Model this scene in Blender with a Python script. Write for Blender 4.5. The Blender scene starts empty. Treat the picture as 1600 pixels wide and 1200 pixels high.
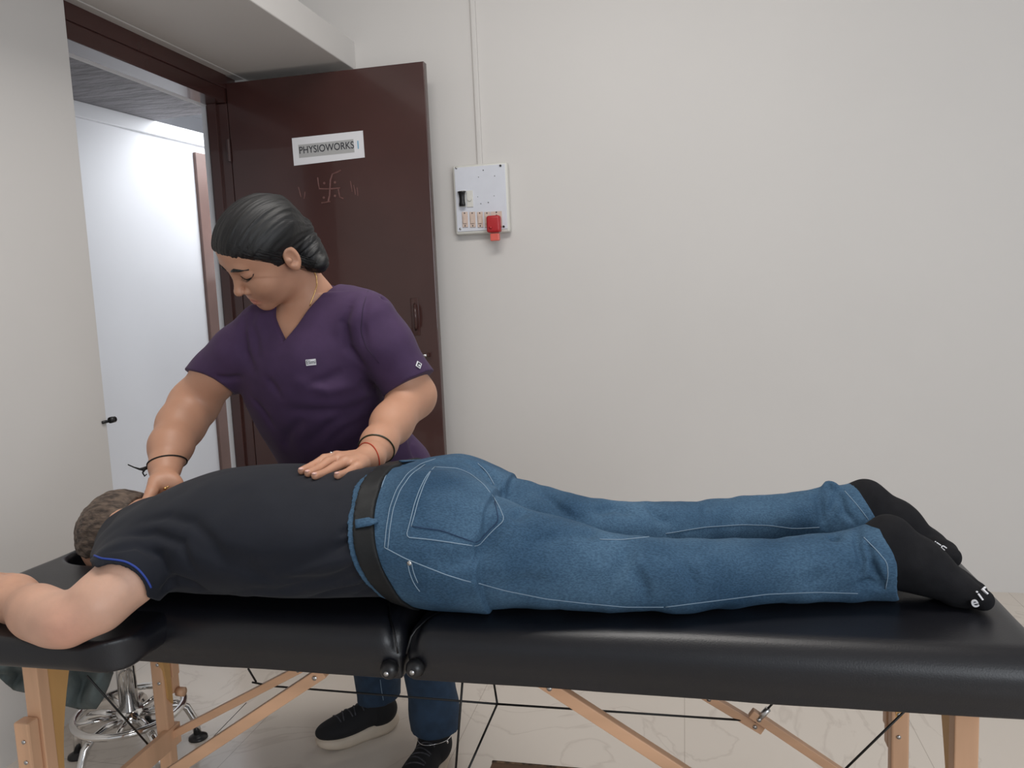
import bpy, bmesh, math, random, time
import numpy as np
from mathutils import Vector, Matrix
T0 = time.time()
S = bpy.context.scene
C = S.collection
# ------------------------------------------------------------------ camera
FPX = 1230.0
CAMH = 1.2
cX = np.array([0.97637002, -0.01820737, -0.21533712])
cY = np.array([0.2117463, -0.11852823, 0.97011059])
cZ = np.array([-0.04318669, -0.99278374, -0.11187207])
right = Vector((cX[0], cY[0], cZ[0])); up = -Vector((cX[1], cY[1], cZ[1])); back = -Vector((cX[2], cY[2], cZ[2]))
cam_data = bpy.data.cameras.new('camera'); cam = bpy.data.objects.new('camera', cam_data); C.objects.link(cam)
cam_data.sensor_width = 36; cam_data.lens = FPX / 1600 * 36; cam_data.clip_start = 0.05
M = Matrix.Identity(4)
for r_ in range(3):
    M[r_][0] = right[r_]; M[r_][1] = up[r_]; M[r_][2] = back[r_]
M[2][3] = CAMH
cam.matrix_world = M
S.camera = cam
# ------------------------------------------------------------------ world, lights, exposure
S.view_settings.view_transform = 'Standard'; S.view_settings.look = 'None'
S.view_settings.gamma = 1; S.view_settings.use_curve_mapping = False
S.view_settings.exposure = -0.12
w = bpy.data.worlds.new('world'); S.world = w; w.use_nodes = True
w.node_tree.nodes['Background'].inputs[0].default_value = (0.93, 0.96, 1.0, 1)
w.node_tree.nodes['Background'].inputs[1].default_value = 0.50
def area(name, loc, target, sx, sy, power, col):
    l = bpy.data.lights.new(name, 'AREA'); l.shape = 'RECTANGLE'; l.size = sx; l.size_y = sy
    l.energy = power; l.color = col
    o = bpy.data.objects.new(name, l); C.objects.link(o); o.location = loc
    o.rotation_euler = (Vector(target) - Vector(loc)).to_track_quat('-Z', 'Y').to_euler()
    return o
area('ceiling_tube_light', (-0.35, 1.35, 2.85), (-0.45, 1.75, 0), 1.4, 0.5, 31, (1.0, 0.965, 0.92))
area('window_daylight', (2.4, -1.7, 1.7), (-0.6, 2.4, 1.1), 2.4, 1.7, 66, (0.90, 0.95, 1.0))
area('corridor_light', (-2.15, 4.5, 2.5), (-3.0, 3.0, 1.2), 0.9, 0.9, 29, (0.93, 0.96, 1.0))
area('corridor_ceiling_fill', (-2.75, 5.1, 1.4), (-2.75, 5.0, 3), 0.8, 0.8, 16, (0.93, 0.96, 1.0))  # added fill, aimed upward to brighten the far corridor ceiling
# ------------------------------------------------------------------ pixel <-> place helpers
def ray(u, v):
    p = np.array([u - 800.0, v - 600.0, FPX]) / FPX
    return np.array([p @ cX, p @ cY, p @ cZ])
CO = np.array([0, 0, CAMH])
def at(u, v, y): r = ray(u, v); return r * (y / r[1]) + CO
def atz(u, v, z): r = ray(u, v); return r * ((z - CAMH) / r[2]) + CO
def atx(u, v, x): r = ray(u, v); return r * (x / r[0]) + CO
def depth(P): return float((np.array(P) - CO) @ np.array([cX[2], cY[2], cZ[2]]))
def mpp(P): return depth(P) / FPX
# ------------------------------------------------------------------ materials
def mat(name, col, rough=0.5, metal=0.0, var=0.0, vscale=8.0, bump=0.0, bscale=60.0, spec=0.5, stretch=(1, 1, 1),
        col2=None, sss=0.0, attr=None, detail=4.0, coat=0.0, sheen=0.0, bdist=0.002):
    m = bpy.data.materials.new(name); m.use_nodes = True
    nt = m.node_tree; N = nt.nodes; L = nt.links; b = N['Principled BSDF']
    b.inputs['Base Color'].default_value = (*col, 1); b.inputs['Roughness'].default_value = rough
    b.inputs['Metallic'].default_value = metal; b.inputs['Specular IOR Level'].default_value = spec
    b.inputs['Coat Weight'].default_value = coat; b.inputs['Sheen Weight'].default_value = sheen
    if sss: b.inputs['Subsurface Weight'].default_value = sss; b.inputs['Subsurface Radius'].default_value = (0.012, 0.005, 0.003); b.inputs['Subsurface Scale'].default_value = 1.0
    tc = N.new('ShaderNodeTexCoord'); mp = N.new('ShaderNodeMapping'); mp.inputs['Scale'].default_value = stretch
    L.new(tc.outputs['Object'], mp.inputs[0])
    out = None
    if var or col2:
        nz = N.new('ShaderNodeTexNoise'); nz.inputs['Scale'].default_value = vscale; nz.inputs['Detail'].default_value = detail
        L.new(mp.outputs[0], nz.inputs['Vector'])
        rp = N.new('ShaderNodeValToRGB'); rp.color_ramp.elements[0].position = 0.35; rp.color_ramp.elements[1].position = 0.65
        c2 = col2 if col2 else tuple(min(1, c * (1 + var)) for c in col)
        c1 = col if col2 else tuple(c * (1 - var) for c in col)
        rp.color_ramp.elements[0].color = (*c1, 1); rp.color_ramp.elements[1].color = (*c2, 1)
        L.new(nz.outputs[0], rp.inputs[0]); out = rp.outputs[0]
    if attr:
        at_ = N.new('ShaderNodeAttribute'); at_.attribute_name = attr
        mx = N.new('ShaderNodeMix'); mx.data_type = 'RGBA'; mx.blend_type = 'MULTIPLY'; mx.inputs[0].default_value = 1
        if out: L.new(out, mx.inputs[6])
        else: mx.inputs[6].default_value = (*col, 1)
        L.new(at_.outputs['Color'], mx.inputs[7]); out = mx.outputs[2]
    if out: L.new(out, b.inputs['Base Color'])
    if bump:
        n2 = N.new('ShaderNodeTexNoise'); n2.inputs['Scale'].default_value = bscale; n2.inputs['Detail'].default_value = 5
        L.new(mp.outputs[0], n2.inputs['Vector'])
        bp = N.new('ShaderNodeBump'); bp.inputs['Strength'].default_value = bump; bp.inputs['Distance'].default_value = bdist
        L.new(n2.outputs[0], bp.inputs['Height']); L.new(bp.outputs[0], b.inputs['Normal'])
    return m
def srgb(r, g, b):
    f = lambda c: (c / 255 / 12.92) if c <= 10 else ((c / 255 + 0.055) / 1.055) ** 2.4
    return (f(r), f(g), f(b))
m_wall = mat('painted_plaster', srgb(212, 209, 206), 0.6, var=0.012, vscale=1.5, bump=0.12, bscale=35)
m_corr = mat('white_plaster', srgb(226, 227, 231), 0.6, var=0.015, vscale=2, bump=0.1, bscale=30)
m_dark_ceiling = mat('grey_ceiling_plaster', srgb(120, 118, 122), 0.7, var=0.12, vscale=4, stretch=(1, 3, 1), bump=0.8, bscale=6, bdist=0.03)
m_door = mat('brown_gloss_paint', srgb(68, 41, 38), 0.24, var=0.10, vscale=3, bump=0.12, bscale=9, spec=0.5, coat=0.3)
m_door2 = mat('faded_brown_paint', srgb(120, 95, 88), 0.45, var=0.1, vscale=4)
m_relief_lit = mat('lit_door_paint_relief', srgb(112, 78, 74), 0.25, var=0.2, vscale=60)  # door paint made lighter so the ridges seem to catch light
m_vinyl = mat('black_vinyl', srgb(19, 20, 26), 0.38, var=0.12, vscale=5, bump=0.35, bscale=420, spec=0.55, bdist=0.0006)
m_seam = mat('vinyl_seam', srgb(14, 14, 17), 0.3)
m_wood = mat('beech_wood', srgb(212, 168, 134), 0.45, var=0.14, vscale=14, stretch=(1, 1, 0.12), bump=0.1, bscale=60)
m_woodx = mat('beech_brace_wood', srgb(214, 170, 136), 0.45, var=0.12, vscale=14, stretch=(0.15, 1, 1), bump=0.1, bscale=60)
m_ply = mat('plywood_gusset', srgb(208, 160, 100), 0.5, var=0.12, vscale=10, stretch=(1, 1, 0.2))
m_chrome = mat('chrome', (0.75, 0.74, 0.73), 0.12, 1.0)
m_steel = mat('steel_screw', (0.6, 0.6, 0.6), 0.3, 1.0)
m_blackplastic = mat('black_plastic', srgb(28, 28, 30), 0.35)
m_cable = mat('black_coated_cable', srgb(12, 12, 13), 0.5)
m_cloth_g = mat('grey_green_cloth', srgb(88, 98, 98), 0.85, var=0.15, vscale=20, bump=0.3, bscale=300)
m_scrub = mat('purple_scrub_cloth', srgb(70, 51, 81), 0.8, var=0.06, vscale=30, bump=0.25, bscale=700, bdist=0.0006, spec=0.25, sheen=0.04)
m_shirt = mat('navy_black_jersey', srgb(26, 29, 38), 0.8, var=0.05, vscale=25, bump=0.25, bscale=800, bdist=0.0006, spec=0.25, sheen=0.04)
m_blueline = mat('blue_trim', srgb(40, 66, 150), 0.7)
m_sock = mat('black_sock_knit', srgb(28, 28, 31), 0.9, var=0.12, vscale=60, bump=0.35, bscale=600, bdist=0.0008, spec=0.2)
m_belt = mat('black_leather', srgb(22, 24, 26), 0.6, bump=0.25, bscale=250, bdist=0.0008, spec=0.3)
m_white = mat('white_label', srgb(228, 228, 232), 0.6)
m_ink = mat('dark_print', srgb(38, 38, 48), 0.7)
m_grey_hl = mat('grey_highlight', srgb(176, 176, 176), 0.7)
m_blueink = mat('light_blue_print', srgb(120, 175, 205), 0.7)
m_skin_w = mat('brown_skin', srgb(190, 142, 116), 0.5, var=0.05, vscale=14, bump=0.12, bscale=220, sss=0.12, attr='tint', bdist=0.0008)
m_skin_m = mat('tan_skin', srgb(210, 168, 146), 0.5, var=0.08, vscale=18, bump=0.22, bscale=160, sss=0.12, attr='tint', bdist=0.001)
m_gold = mat('gold', (0.75, 0.5, 0.2), 0.25, 1.0)
m_silver = mat('silver', (0.8, 0.8, 0.8), 0.2, 1.0)
m_thread = mat('black_thread', srgb(14, 14, 14), 0.8)
m_redthread = mat('orange_red_thread', srgb(176, 62, 38), 0.8)
m_greenb = mat('dark_green_bangle', srgb(38, 44, 24), 0.3, spec=0.6)
m_sole = mat('cream_rubber_sole', srgb(196, 182, 165), 0.6, var=0.05, vscale=30)
m_shoe = mat('black_knit_shoe', srgb(16, 16, 20), 0.85, bump=0.4, bscale=500, bdist=0.001)
m_shoeg = mat('grey_shoe_panel', srgb(62, 62, 68), 0.8, var=0.3, vscale=120)
m_stitch = mat('pale_stitching', srgb(128, 150, 170), 0.8)
m_stitchd = mat('dark_stitching', srgb(34, 58, 88), 0.9)
m_board = mat('white_laminate_board', srgb(214, 217, 226), 0.35, var=0.02, vscale=20)
m_frame = mat('ivory_plastic_frame', srgb(215, 214, 208), 0.4)
m_beige = mat('aged_beige_switch', srgb(208, 188, 176), 0.45, var=0.04, vscale=60)
m_red = mat('red_plastic', srgb(178, 36, 42), 0.35)
m_redclear = mat('pale_red_plastic', srgb(222, 104, 92), 0.3)
m_eye = mat('dark_eye', srgb(20, 14, 12), 0.2)
m_oldwood = mat('worn_brown_wood', srgb(128, 96, 70), 0.6, col2=srgb(92, 66, 46), vscale=9, stretch=(0.4, 3, 3), bump=0.3, bscale=40)
m_edge = mat('chipped_dark_edge', srgb(60, 50, 42), 0.8, col2=srgb(150, 120, 92), vscale=60)
def denim():
    m = bpy.data.materials.new('blue_denim'); m.use_nodes = True
    nt = m.node_tree; N = nt.nodes; L = nt.links; b = N['Principled BSDF']
    b.inputs['Roughness'].default_value = 0.85; b.inputs['Specular IOR Level'].default_value = 0.2
    tc = N.new('ShaderNodeTexCoord')
    n1 = N.new('ShaderNodeTexNoise'); n1.inputs['Scale'].default_value = 7; n1.inputs['Detail'].default_value = 3
    n2 = N.new('ShaderNodeTexNoise'); n2.inputs['Scale'].default_value = 520; n2.inputs['Detail'].default_value = 2
    mp = N.new('ShaderNodeMapping'); mp.inputs['Scale'].default_value = (0.45, 1, 1)
    L.new(tc.outputs['Object'], n1.inputs['Vector']); L.new(tc.outputs['Object'], mp.inputs[0]); L.new(mp.outputs[0], n2.inputs['Vector'])
    r1 = N.new('ShaderNodeValToRGB'); r1.color_ramp.elements[0].color = (*srgb(44, 72, 98), 1); r1.color_ramp.elements[1].color = (*srgb(76, 105, 131), 1)
    r1.color_ramp.elements[0].position = 0.3; r1.color_ramp.elements[1].position = 0.7
    L.new(n1.outputs[0], r1.inputs[0])
    r2 = N.new('ShaderNodeValToRGB'); r2.color_ramp.elements[0].color = (0.68, 0.7, 0.72, 1); r2.color_ramp.elements[1].color = (1.22, 1.2, 1.17, 1)
    r2.color_ramp.elements[0].position = 0.36; r2.color_ramp.elements[1].position = 0.64
    L.new(n2.outputs[0], r2.inputs[0])
    mx = N.new('ShaderNodeMix'); mx.data_type = 'RGBA'; mx.blend_type = 'MULTIPLY'; mx.inputs[0].default_value = 0.8
    L.new(r1.outputs[0], mx.inputs[6]); L.new(r2.outputs[0], mx.inputs[7]); L.new(mx.outputs[2], b.inputs['Base Color'])
    bp = N.new('ShaderNodeBump'); bp.inputs['Strength'].default_value = 0.4; bp.inputs['Distance'].default_value = 0.0008
    L.new(n2.outputs[0], bp.inputs['Height']); L.new(bp.outputs[0], b.inputs['Normal'])
    return m
m_denim = denim()
m_denim_in = mat('faded_denim_inside', srgb(120, 138, 152), 0.9, var=0.1, vscale=200)
m_denim_dark = mat('dark_blue_denim', srgb(34, 54, 76), 0.9, var=0.15, vscale=40, bump=0.3, bscale=500, bdist=0.0008)
def hairmat(name, c1, c2, rough, scl, sc=90, bs=0.9):
    m = mat(name, c1, rough, col2=c2, vscale=sc, stretch=scl, bump=bs, bscale=sc * 1.4, bdist=0.003, detail=6)
    return m
m_hair = hairmat('black_hair', srgb(7, 7, 8), srgb(20, 20, 23), 0.55, (1, 0.07, 0.25))
m_hair_m = hairmat('short_greying_brown_hair', srgb(58, 48, 42), srgb(112, 96, 84), 0.7, (0.35, 1, 1), 130, 0.8)
def floor_mat():
    m = bpy.data.materials.new('polished_marble_tile'); m.use_nodes = True
    nt = m.node_tree; N = nt.nodes; L = nt.links; b = N['Principled BSDF']
    b.inputs['Roughness'].default_value = 0.13
    tc = N.new('ShaderNodeTexCoord')
    n1 = N.new('ShaderNodeTexNoise'); n1.inputs['Scale'].default_value = 2.2; n1.inputs['Detail'].default_value = 6; n1.inputs['Distortion'].default_value = 1.6
    L.new(tc.outputs['Object'], n1.inputs['Vector'])
    rp = N.new('ShaderNodeValToRGB'); e = rp.color_ramp.elements
    e[0].position = 0.0; e[0].color = (*srgb(216, 207, 197), 1); e[1].position = 1.0; e[1].color = (*srgb(208, 199, 189), 1)
    a = e.new(0.485); a.color = (*srgb(213, 204, 194), 1); a = e.new(0.5); a.color = (*srgb(202, 192, 182), 1); a = e.new(0.515); a.color = (*srgb(214, 205, 195), 1)
    L.new(n1.outputs[0], rp.inputs[0])
    br = N.new('ShaderNodeTexBrick'); br.offset = 0; br.inputs['Scale'].default_value = 1; br.inputs['Brick Width'].default_value = 0.6; br.inputs['Row Height'].default_value = 0.6
    br.inputs['Mortar Size'].default_value = 0.0012; br.inputs['Mortar Smooth'].default_value = 0.1
    br.inputs['Color1'].default_value = (1, 1, 1, 1); br.inputs['Color2'].default_value = (1, 1, 1, 1); br.inputs['Mortar'].default_value = (0.72, 0.7, 0.68, 1)
    mp = N.new('ShaderNodeMapping'); mp.inputs['Location'].default_value = (0.02, 0.1, 0)
    L.new(tc.outputs['Object'], mp.inputs[0]); L.new(mp.outputs[0], br.inputs['Vector'])
    mx = N.new('ShaderNodeMix'); mx.data_type = 'RGBA'; mx.blend_type = 'MULTIPLY'; mx.inputs[0].default_value = 1
    L.new(rp.outputs[0], mx.inputs[6]); L.new(br.outputs[0], mx.inputs[7]); L.new(mx.outputs[2], b.inputs['Base Color'])
    return m
m_floor = floor_mat()
# ------------------------------------------------------------------ object helpers
def obj(name, me, m, parent=None, smooth=False):
    if isinstance(me, bmesh.types.BMesh):
        bm = me; bmesh.ops.recalc_face_normals(bm, faces=bm.faces[:]); me = bpy.data.meshes.new(name); bm.to_mesh(me); bm.free()
    me.materials.clear()
    for mm in (m if isinstance(m, (list, tuple)) else [m]): me.materials.append(mm)
    if smooth: me.polygons.foreach_set('use_smooth', [True] * len(me.polygons))
    o = bpy.data.objects.new(name, me); C.objects.link(o)
    if parent: o.parent = parent; o.matrix_parent_inverse = parent_world(parent).inverted()
    return o
def parent_world(p):
    return (parent_world(p.parent) @ p.matrix_parent_inverse if p.parent else Matrix.Identity(4)) @ p.matrix_basis
def thing(name, label, cat, loc=(0, 0, 0), group=None):
    o = bpy.data.objects.new(name, None); C.objects.link(o); o.location = loc; o.empty_display_size = 0.1
    return tag(o, label, cat, group)
def tag(o, label, cat, group=None):
    o['label'] = label; o['category'] = cat
    if group: o['group'] = group
    return o
def struct(name, bm, m, parent=None):
    o = obj(name, bm, m, parent)
    if not parent: o['kind'] = 'structure'
    return o
def box(bm, lo, hi, bev=0.0, seg=2, mtx=None):
    lo = Vector(lo); hi = Vector(hi)
    r = bmesh.ops.create_cube(bm, size=1.0); vs = r['verts']
    for v in vs: v.co = Vector([(lo[i] + hi[i]) / 2 + v.co[i] * (hi[i] - lo[i]) for i in range(3)])
    if bev:
        es = list({e for v in vs for e in v.link_edges})
        rr = bmesh.ops.bevel(bm, geom=es, offset=bev, segments=seg, affect='EDGES', profile=0.5)
        vs = list({v for f in rr['faces'] for v in f.verts} | {v for v in vs if v.is_valid})
    if mtx is not None:
        for v in vs: v.co = mtx @ v.co
    return vs
def tube(bm, pts, r, n=10, closed=False, flat=1.0, updir=None):
    P = [Vector(p) for p in pts]; k = len(P); R = r if hasattr(r, '__len__') else [r] * k
    rings = []; ref = Vector(updir) if updir is not None else None; prev = None
    for i in range(k):
        if closed: t = P[(i + 1) % k] - P[i - 1]
        else: t = P[min(i + 1, k - 1)] - P[max(i - 1, 0)]
        if t.length < 1e-9: t = Vector((0, 0, 1))
        t.normalize()
        if ref is not None: a = ref - t * ref.dot(t)
        elif prev is None: a = t.orthogonal()
        else: a = prev - t * prev.dot(t)
        if a.length < 1e-6: a = t.orthogonal()
        a.normalize(); prev = a; b = t.cross(a)
        rings.append([bm.verts.new(P[i] + (a * math.cos(q) * flat + b * math.sin(q)) * R[i]) for q in [2 * math.pi * j / n for j in range(n)]])
    for i in range(k if closed else k - 1):
        A = rings[i]; B = rings[(i + 1) % k]
        for j in range(n): bm.faces.new((A[j], A[(j + 1) % n], B[(j + 1) % n], B[j]))
    if not closed:
        bm.faces.new(rings[0][::-1]); bm.faces.new(rings[-1])
def bar(bm, a, b, w, t, side=(0, 1, 0)):
    a = Vector(a); b = Vector(b); d = (b - a); L = d.length; d.normalize(); s = Vector(side); s = (s - d * s.dot(d)).normalized(); n = d.cross(s)
    mt = Matrix([[n[i], s[i], d[i], ((a + b) / 2)[i]] for i in range(3)] + [[0, 0, 0, 1]])
    box(bm, (-w / 2, -t / 2, -L / 2), (w / 2, t / 2, L / 2), bev=min(w, t) * 0.12, mtx=mt)
def cyl(bm, c, axis, r, h, n=20, r2=None):
    c = Vector(c); a = Vector(axis).normalized()
    tube(bm, [c - a * h / 2, c + a * h / 2], [r, r if r2 is None else r2], n)
def disc_xf(bm, c, nrm, r, h, n=20): cyl(bm, c, nrm, r, h, n)
def text(name, s, m, mtx, size, parent, ext=0.0004, align='CENTER', sx=1.0):
    cu = bpy.data.curves.new(name, 'FONT'); cu.body = s; cu.size = size; cu.extrude = ext; cu.offset = size * 0.006; cu.align_x = align; cu.align_y = 'CENTER'
    o = bpy.data.objects.new(name, cu); C.objects.link(o)
    me = bpy.data.meshes.new_from_object(o); bpy.data.objects.remove(o); bpy.data.curves.remove(cu)
    me.transform(mtx @ Matrix.Diagonal((sx, 1, 1, 1)))
    return obj(name, me, m, parent)
def frame_mtx(o, x, y):
    x = Vector(x).normalized(); y = Vector(y); z = x.cross(y).normalized(); y = z.cross(x)
    return Matrix([[x[i], y[i], z[i], o[i]] for i in range(3)] + [[0, 0, 0, 1]])
#@@ROOM
# ------------------------------------------------------------------ the room
DX = -1.84          # door frame plane
WX = -1.80          # plaster face of the left wall
BY = 3.2            # back wall
DY0, DY1 = 2.14, 3.06
WT = 0.175
bm = bmesh.new(); box(bm, (-4.2, -2.6, -0.1), (3.6, 5.6, 0.0)); struct('floor', bm, m_floor)
bm = bmesh.new(); box(bm, (-2.04, BY, 0), (3.6, BY + 0.2, 2.95)); struct('wall_back', bm, m_wall)
bm = bmesh.new()
box(bm, (WX - WT, -2.6, 0), (WX, DY0, 2.95)); box(bm, (WX - WT, DY0, 2.155), (WX, BY, 2.95)); box(bm, (WX - WT, DY1 + 0.085, 0), (WX, BY, 2.155))
struct('wall_left', bm, m_wall)
bm = bmesh.new(); box(bm, (-2.1, -2.6, 2.95), (3.6, 3.4, 3.05)); struct('ceiling', bm, m_wall)
bm = bmesh.new(); box(bm, (WX, -2.6, 2.158), (-1.317, BY, 2.273), bev=0.004); struct('trim_1', bm, m_wall)   # concrete loft slab over the door
# corridor beyond, slightly out of square with this room
kd = ray(1224, 443); kd = Vector((kd[0], kd[1], 0)).normalized(); kn = Vector((kd.y, -kd.x, 0))
k0 = atx(116, 158, -3.0); KZ = k0[2]; k0 = Vector((k0[0], k0[1], 0))
KM = Matrix([[kd[i], kn[i], (0, 0, 1)[i], k0[i]] for i in range(3)] + [[0, 0, 0, 1]])   # local x runs along the corridor, y into it
if KM.determinant() < 0: pass
kz2 = at(120, 183, k0.y)[2]
bm = bmesh.new(); box(bm, (-2.5, -0.15, 0), (4, 0, KZ), mtx=KM); struct('wall_corridor', bm, m_corr)
bm = bmesh.new(); box(bm, (-2.5, -0.02, kz2), (4, 0.022, KZ), bev=.004, mtx=KM); struct('trim_2', bm, m_corr)
ke = (KM.inverted() @ Vector(atz(240, 189, KZ))).x
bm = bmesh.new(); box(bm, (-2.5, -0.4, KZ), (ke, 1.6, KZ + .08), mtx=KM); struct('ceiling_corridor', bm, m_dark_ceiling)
bm = bmesh.new(); box(bm, (ke - .1, -1.2, KZ + .5), (4, 1.6, KZ + .6), mtx=KM); struct('ceiling_corridor_far', bm, m_corr)
bm = bmesh.new(); box(bm, (3.9, -1.2, 0), (4, 1.6, KZ + .6), mtx=KM); struct('wall_corridor_end', bm, m_corr)
bm = bmesh.new(); box(bm, (ke - .1, -1.3, 0), (4, -1.2, KZ + .6), mtx=KM); struct('wall_corridor_far', bm, m_corr)
# door frame + opened leaf
df = thing('door_1', 'x', 'x'); del df['label']; del df['category']; df['kind'] = 'structure'
bm = bmesh.new(); box(bm, (DX - 0.10, DY0 - 0.06, 2.045), (DX - 0.0, DY1 + 0.08, 2.158), bev=0.004); box(bm, (DX - 0.0, DY0, 2.10), (DX + 0.006, DY1, 2.158), bev=0.002); obj('frame_head', bm, m_door, df)
bm = bmesh.new(); box(bm, (DX - 0.10, DY1, 0), (DX, DY1 + 0.08, 2.045), bev=0.004); box(bm, (DX - 0.085, DY1 - 0.014, 0), (DX - 0.045, DY1 + 0.01, 2.045), bev=0.002); obj('jamb', bm, m_door, df)
bm = bmesh.new(); box(bm, (DX - 0.10, DY0 - 0.065, 0), (DX + 0.036, DY0 + 0.006, 2.05), bev=0.003); obj('jamb', bm, m_blackplastic, df)  # near jamb coloured black to stand in for the dark narrow gap
bm = bmesh.new(); box(bm, (WX - WT - .005, DY1 + 0.03, 0), (DX - 0.10, DY1 + 0.06, 2.05)); box(bm, (WX - WT - .005, DY0, 2.05), (DX - 0.10, DY1 + 0.06, 2.135)); obj('reveal', bm, m_corr, df)
LY = 3.055          # leaf plane (front face), parallel to the back wall
leaf = bmesh.new()
LX0, LX1 = -1.835, -0.975
box(leaf, (LX0, LY, 0.012), (LX1, LY + 0.035, 2.122), bev=0.003)
door_leaf = obj('door_leaf', leaf, m_door, df)
bm = bmesh.new()
for z in (0.25, 1.05, 1.85): cyl(bm, (LX0 - 0.006, LY - 0.006, z), (0, 0, 1), 0.008, 0.09, 12)
obj('hinge', bm, m_door, df)
def onleaf(u, v, dy=0.0): return at(u, v, LY - dy)
def Z4(x, y): return 440 + x / 4, 180 + y / 4
# relief of the auspicious mark and tally strokes, caught light put into their colour
bm = bmesh.new()
for st in [[(225, 390), (229, 425), (236, 460), (300, 462), (368, 455)], [(372, 345), (345, 358), (318, 368), (305, 405), (302, 460), (300, 500), (290, 545)],
           [(250, 549), (275, 546), (305, 540)], [(352, 455), (358, 485), (364, 512), (388, 524)],
           [(104, 448), (112, 475), (121, 512)], [(146, 478), (144, 500), (140, 522)], [(430, 412), (436, 445), (441, 480)], [(450, 436), (457, 465), (461, 498)], [(471, 452), (475, 480), (476, 504)]]:
    big = st[0][0] in (225, 372, 250, 352)
    tube(bm, [onleaf(*Z4(*p), 0.0005) for p in st], 0.0036 if big else 0.0026, 6, flat=0.8)
for p in [(268, 425), (335, 420), (265, 515), (335, 505)]: disc_xf(bm, onleaf(*Z4(*p)), (0, 1, 0), 0.005, 0.005, 12)
obj('relief_mark', bm, m_relief_lit, door_leaf)
# painted over pull handle and slide bolt
bm = bmesh.new(); a = onleaf(641, 466); b = onleaf(657, 524)
box(bm, (a[0], LY - 0.004, b[2]), (b[0], LY + 0.001, a[2]), bev=0.0015)
tube(bm, [onleaf(648, 475, .003), onleaf(648, 478, .03), onleaf(649, 495, .036), onleaf(650, 511, .03), onleaf(650, 515, .003)], 0.0055, 10)
obj('door_handle', bm, m_door, door_leaf, True)
bm = bmesh.new(); a = onleaf(664, 555); cyl(bm, (a[0], LY - 0.012, a[2]), (1, 0, 0), 0.0065, 0.028, 14)
bo = obj('bolt', bm, m_steel, door_leaf, True)
bm = bmesh.new(); cyl(bm, (a[0] + 0.018, LY - 0.010, a[2] + .001), (1, 0, 0), 0.009, 0.010, 14); box(bm, (a[0] - 0.03, LY - 0.003, a[2] - 0.014), (a[0] + 0.03, LY + 0.001, a[2] + 0.014), bev=0.001)
obj('bolt_keeper', bm, m_door, door_leaf)
# near jamb catch
bm = bmesh.new(); p = atx(168, 657, WX); cyl(bm, (WX + 0.006, DY0 + 0.02, p[2]), (0, 1, 0), 0.010, 0.02, 14); cyl(bm, (WX + 0.004, DY0 - 0.006, p[2] - 0.002), (0, 1, 0), 0.005, 0.03, 10)
obj('door_catch', bm, m_blackplastic, df, True)
# brown door across the corridor
d2 = thing('door_2', 'x', 'x'); del d2['label']; del d2['category']; d2['kind'] = 'structure'
def onk(u, v):
    r = ray(u, v); n = np.array([kn.x, kn.y, 0]); t = ((np.array([k0.x, k0.y, 0]) - np.array([0, 0, 0])) @ n) / (r @ n); return KM.inverted() @ Vector(r * t + CO)
pa = onk(301, 238)
bm = bmesh.new(); box(bm, (pa.x, -0.05, 0), (pa.x + 0.11, 0.02, pa.z), bev=0.004, mtx=KM); obj('jamb', bm, m_door2, d2)
bm = bmesh.new(); box(bm, (pa.x + .11, -0.05, pa.z - 0.10), (pa.x + 1.0, 0.02, pa.z), bev=0.004, mtx=KM); obj('frame_head', bm, m_door2, d2)
bm = bmesh.new(); box(bm, (pa.x + 0.11, -0.04, 0), (pa.x + 1.0, 0.008, pa.z - 0.1), mtx=KM); obj('door_panel', bm, m_door2, d2)
# sign on the door
def quad_plate(bm, pts, n, th):
    vs = [bm.verts.new(Vector(p)) for p in pts]; vt = [bm.verts.new(Vector(p) + Vector(n) * th) for p in pts]
    bm.faces.new(vs); bm.faces.new(vt[::-1])
    for i in range(len(vs)): bm.faces.new((vs[i], vt[i], vt[(i + 1) % len(vs)], vs[(i + 1) % len(vs)]))
sg = thing('paper_sign', 'white paper door sign reading PHYSIOWORKS 1 taped above the relief mark on the brown door', 'sign', tuple(onleaf(513, 232)))
bm = bmesh.new(); quad_plate(bm, [onleaf(u, v, 0.0008) for u, v in ((456, 216), (567, 204), (570, 246), (459.5, 259))], (0, -1, 0), 0.0006); obj('sheet', bm, m_white, sg)
bm = bmesh.new(); quad_plate(bm, [onleaf(u, v, 0.0015) for u, v in ((466, 226.5), (552, 217.5), (554, 238), (467.5, 247))], (0, -1, 0), 0.0003); obj('highlight_band', bm, m_grey_hl, sg)
ax = Vector(onleaf(553, 229)) - Vector(onleaf(466.5, 238)); mt = frame_mtx(onleaf(509.8, 231.3, 0.002), ax, (0, 0, 1))
t_ = text('printed_word', 'PHYSIOWORKS', m_ink, mt, 0.0355, sg, ext=0.0002)
wd = max(v.co.x for v in t_.data.vertices) - min(v.co.x for v in t_.data.vertices)
sc_ = ax.length * 0.985 / (wd / abs(ax.normalized().x))
t_.data.transform(mt @ Matrix.Diagonal((sc_, 1.12, 1, 1)) @ mt.inverted())
mt = frame_mtx(onleaf(559.5, 227, 0.002), ax, (0, 0, 1)); text('printed_number', '1', m_blueink, mt, 0.045, sg, ext=0.0002)
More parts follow.
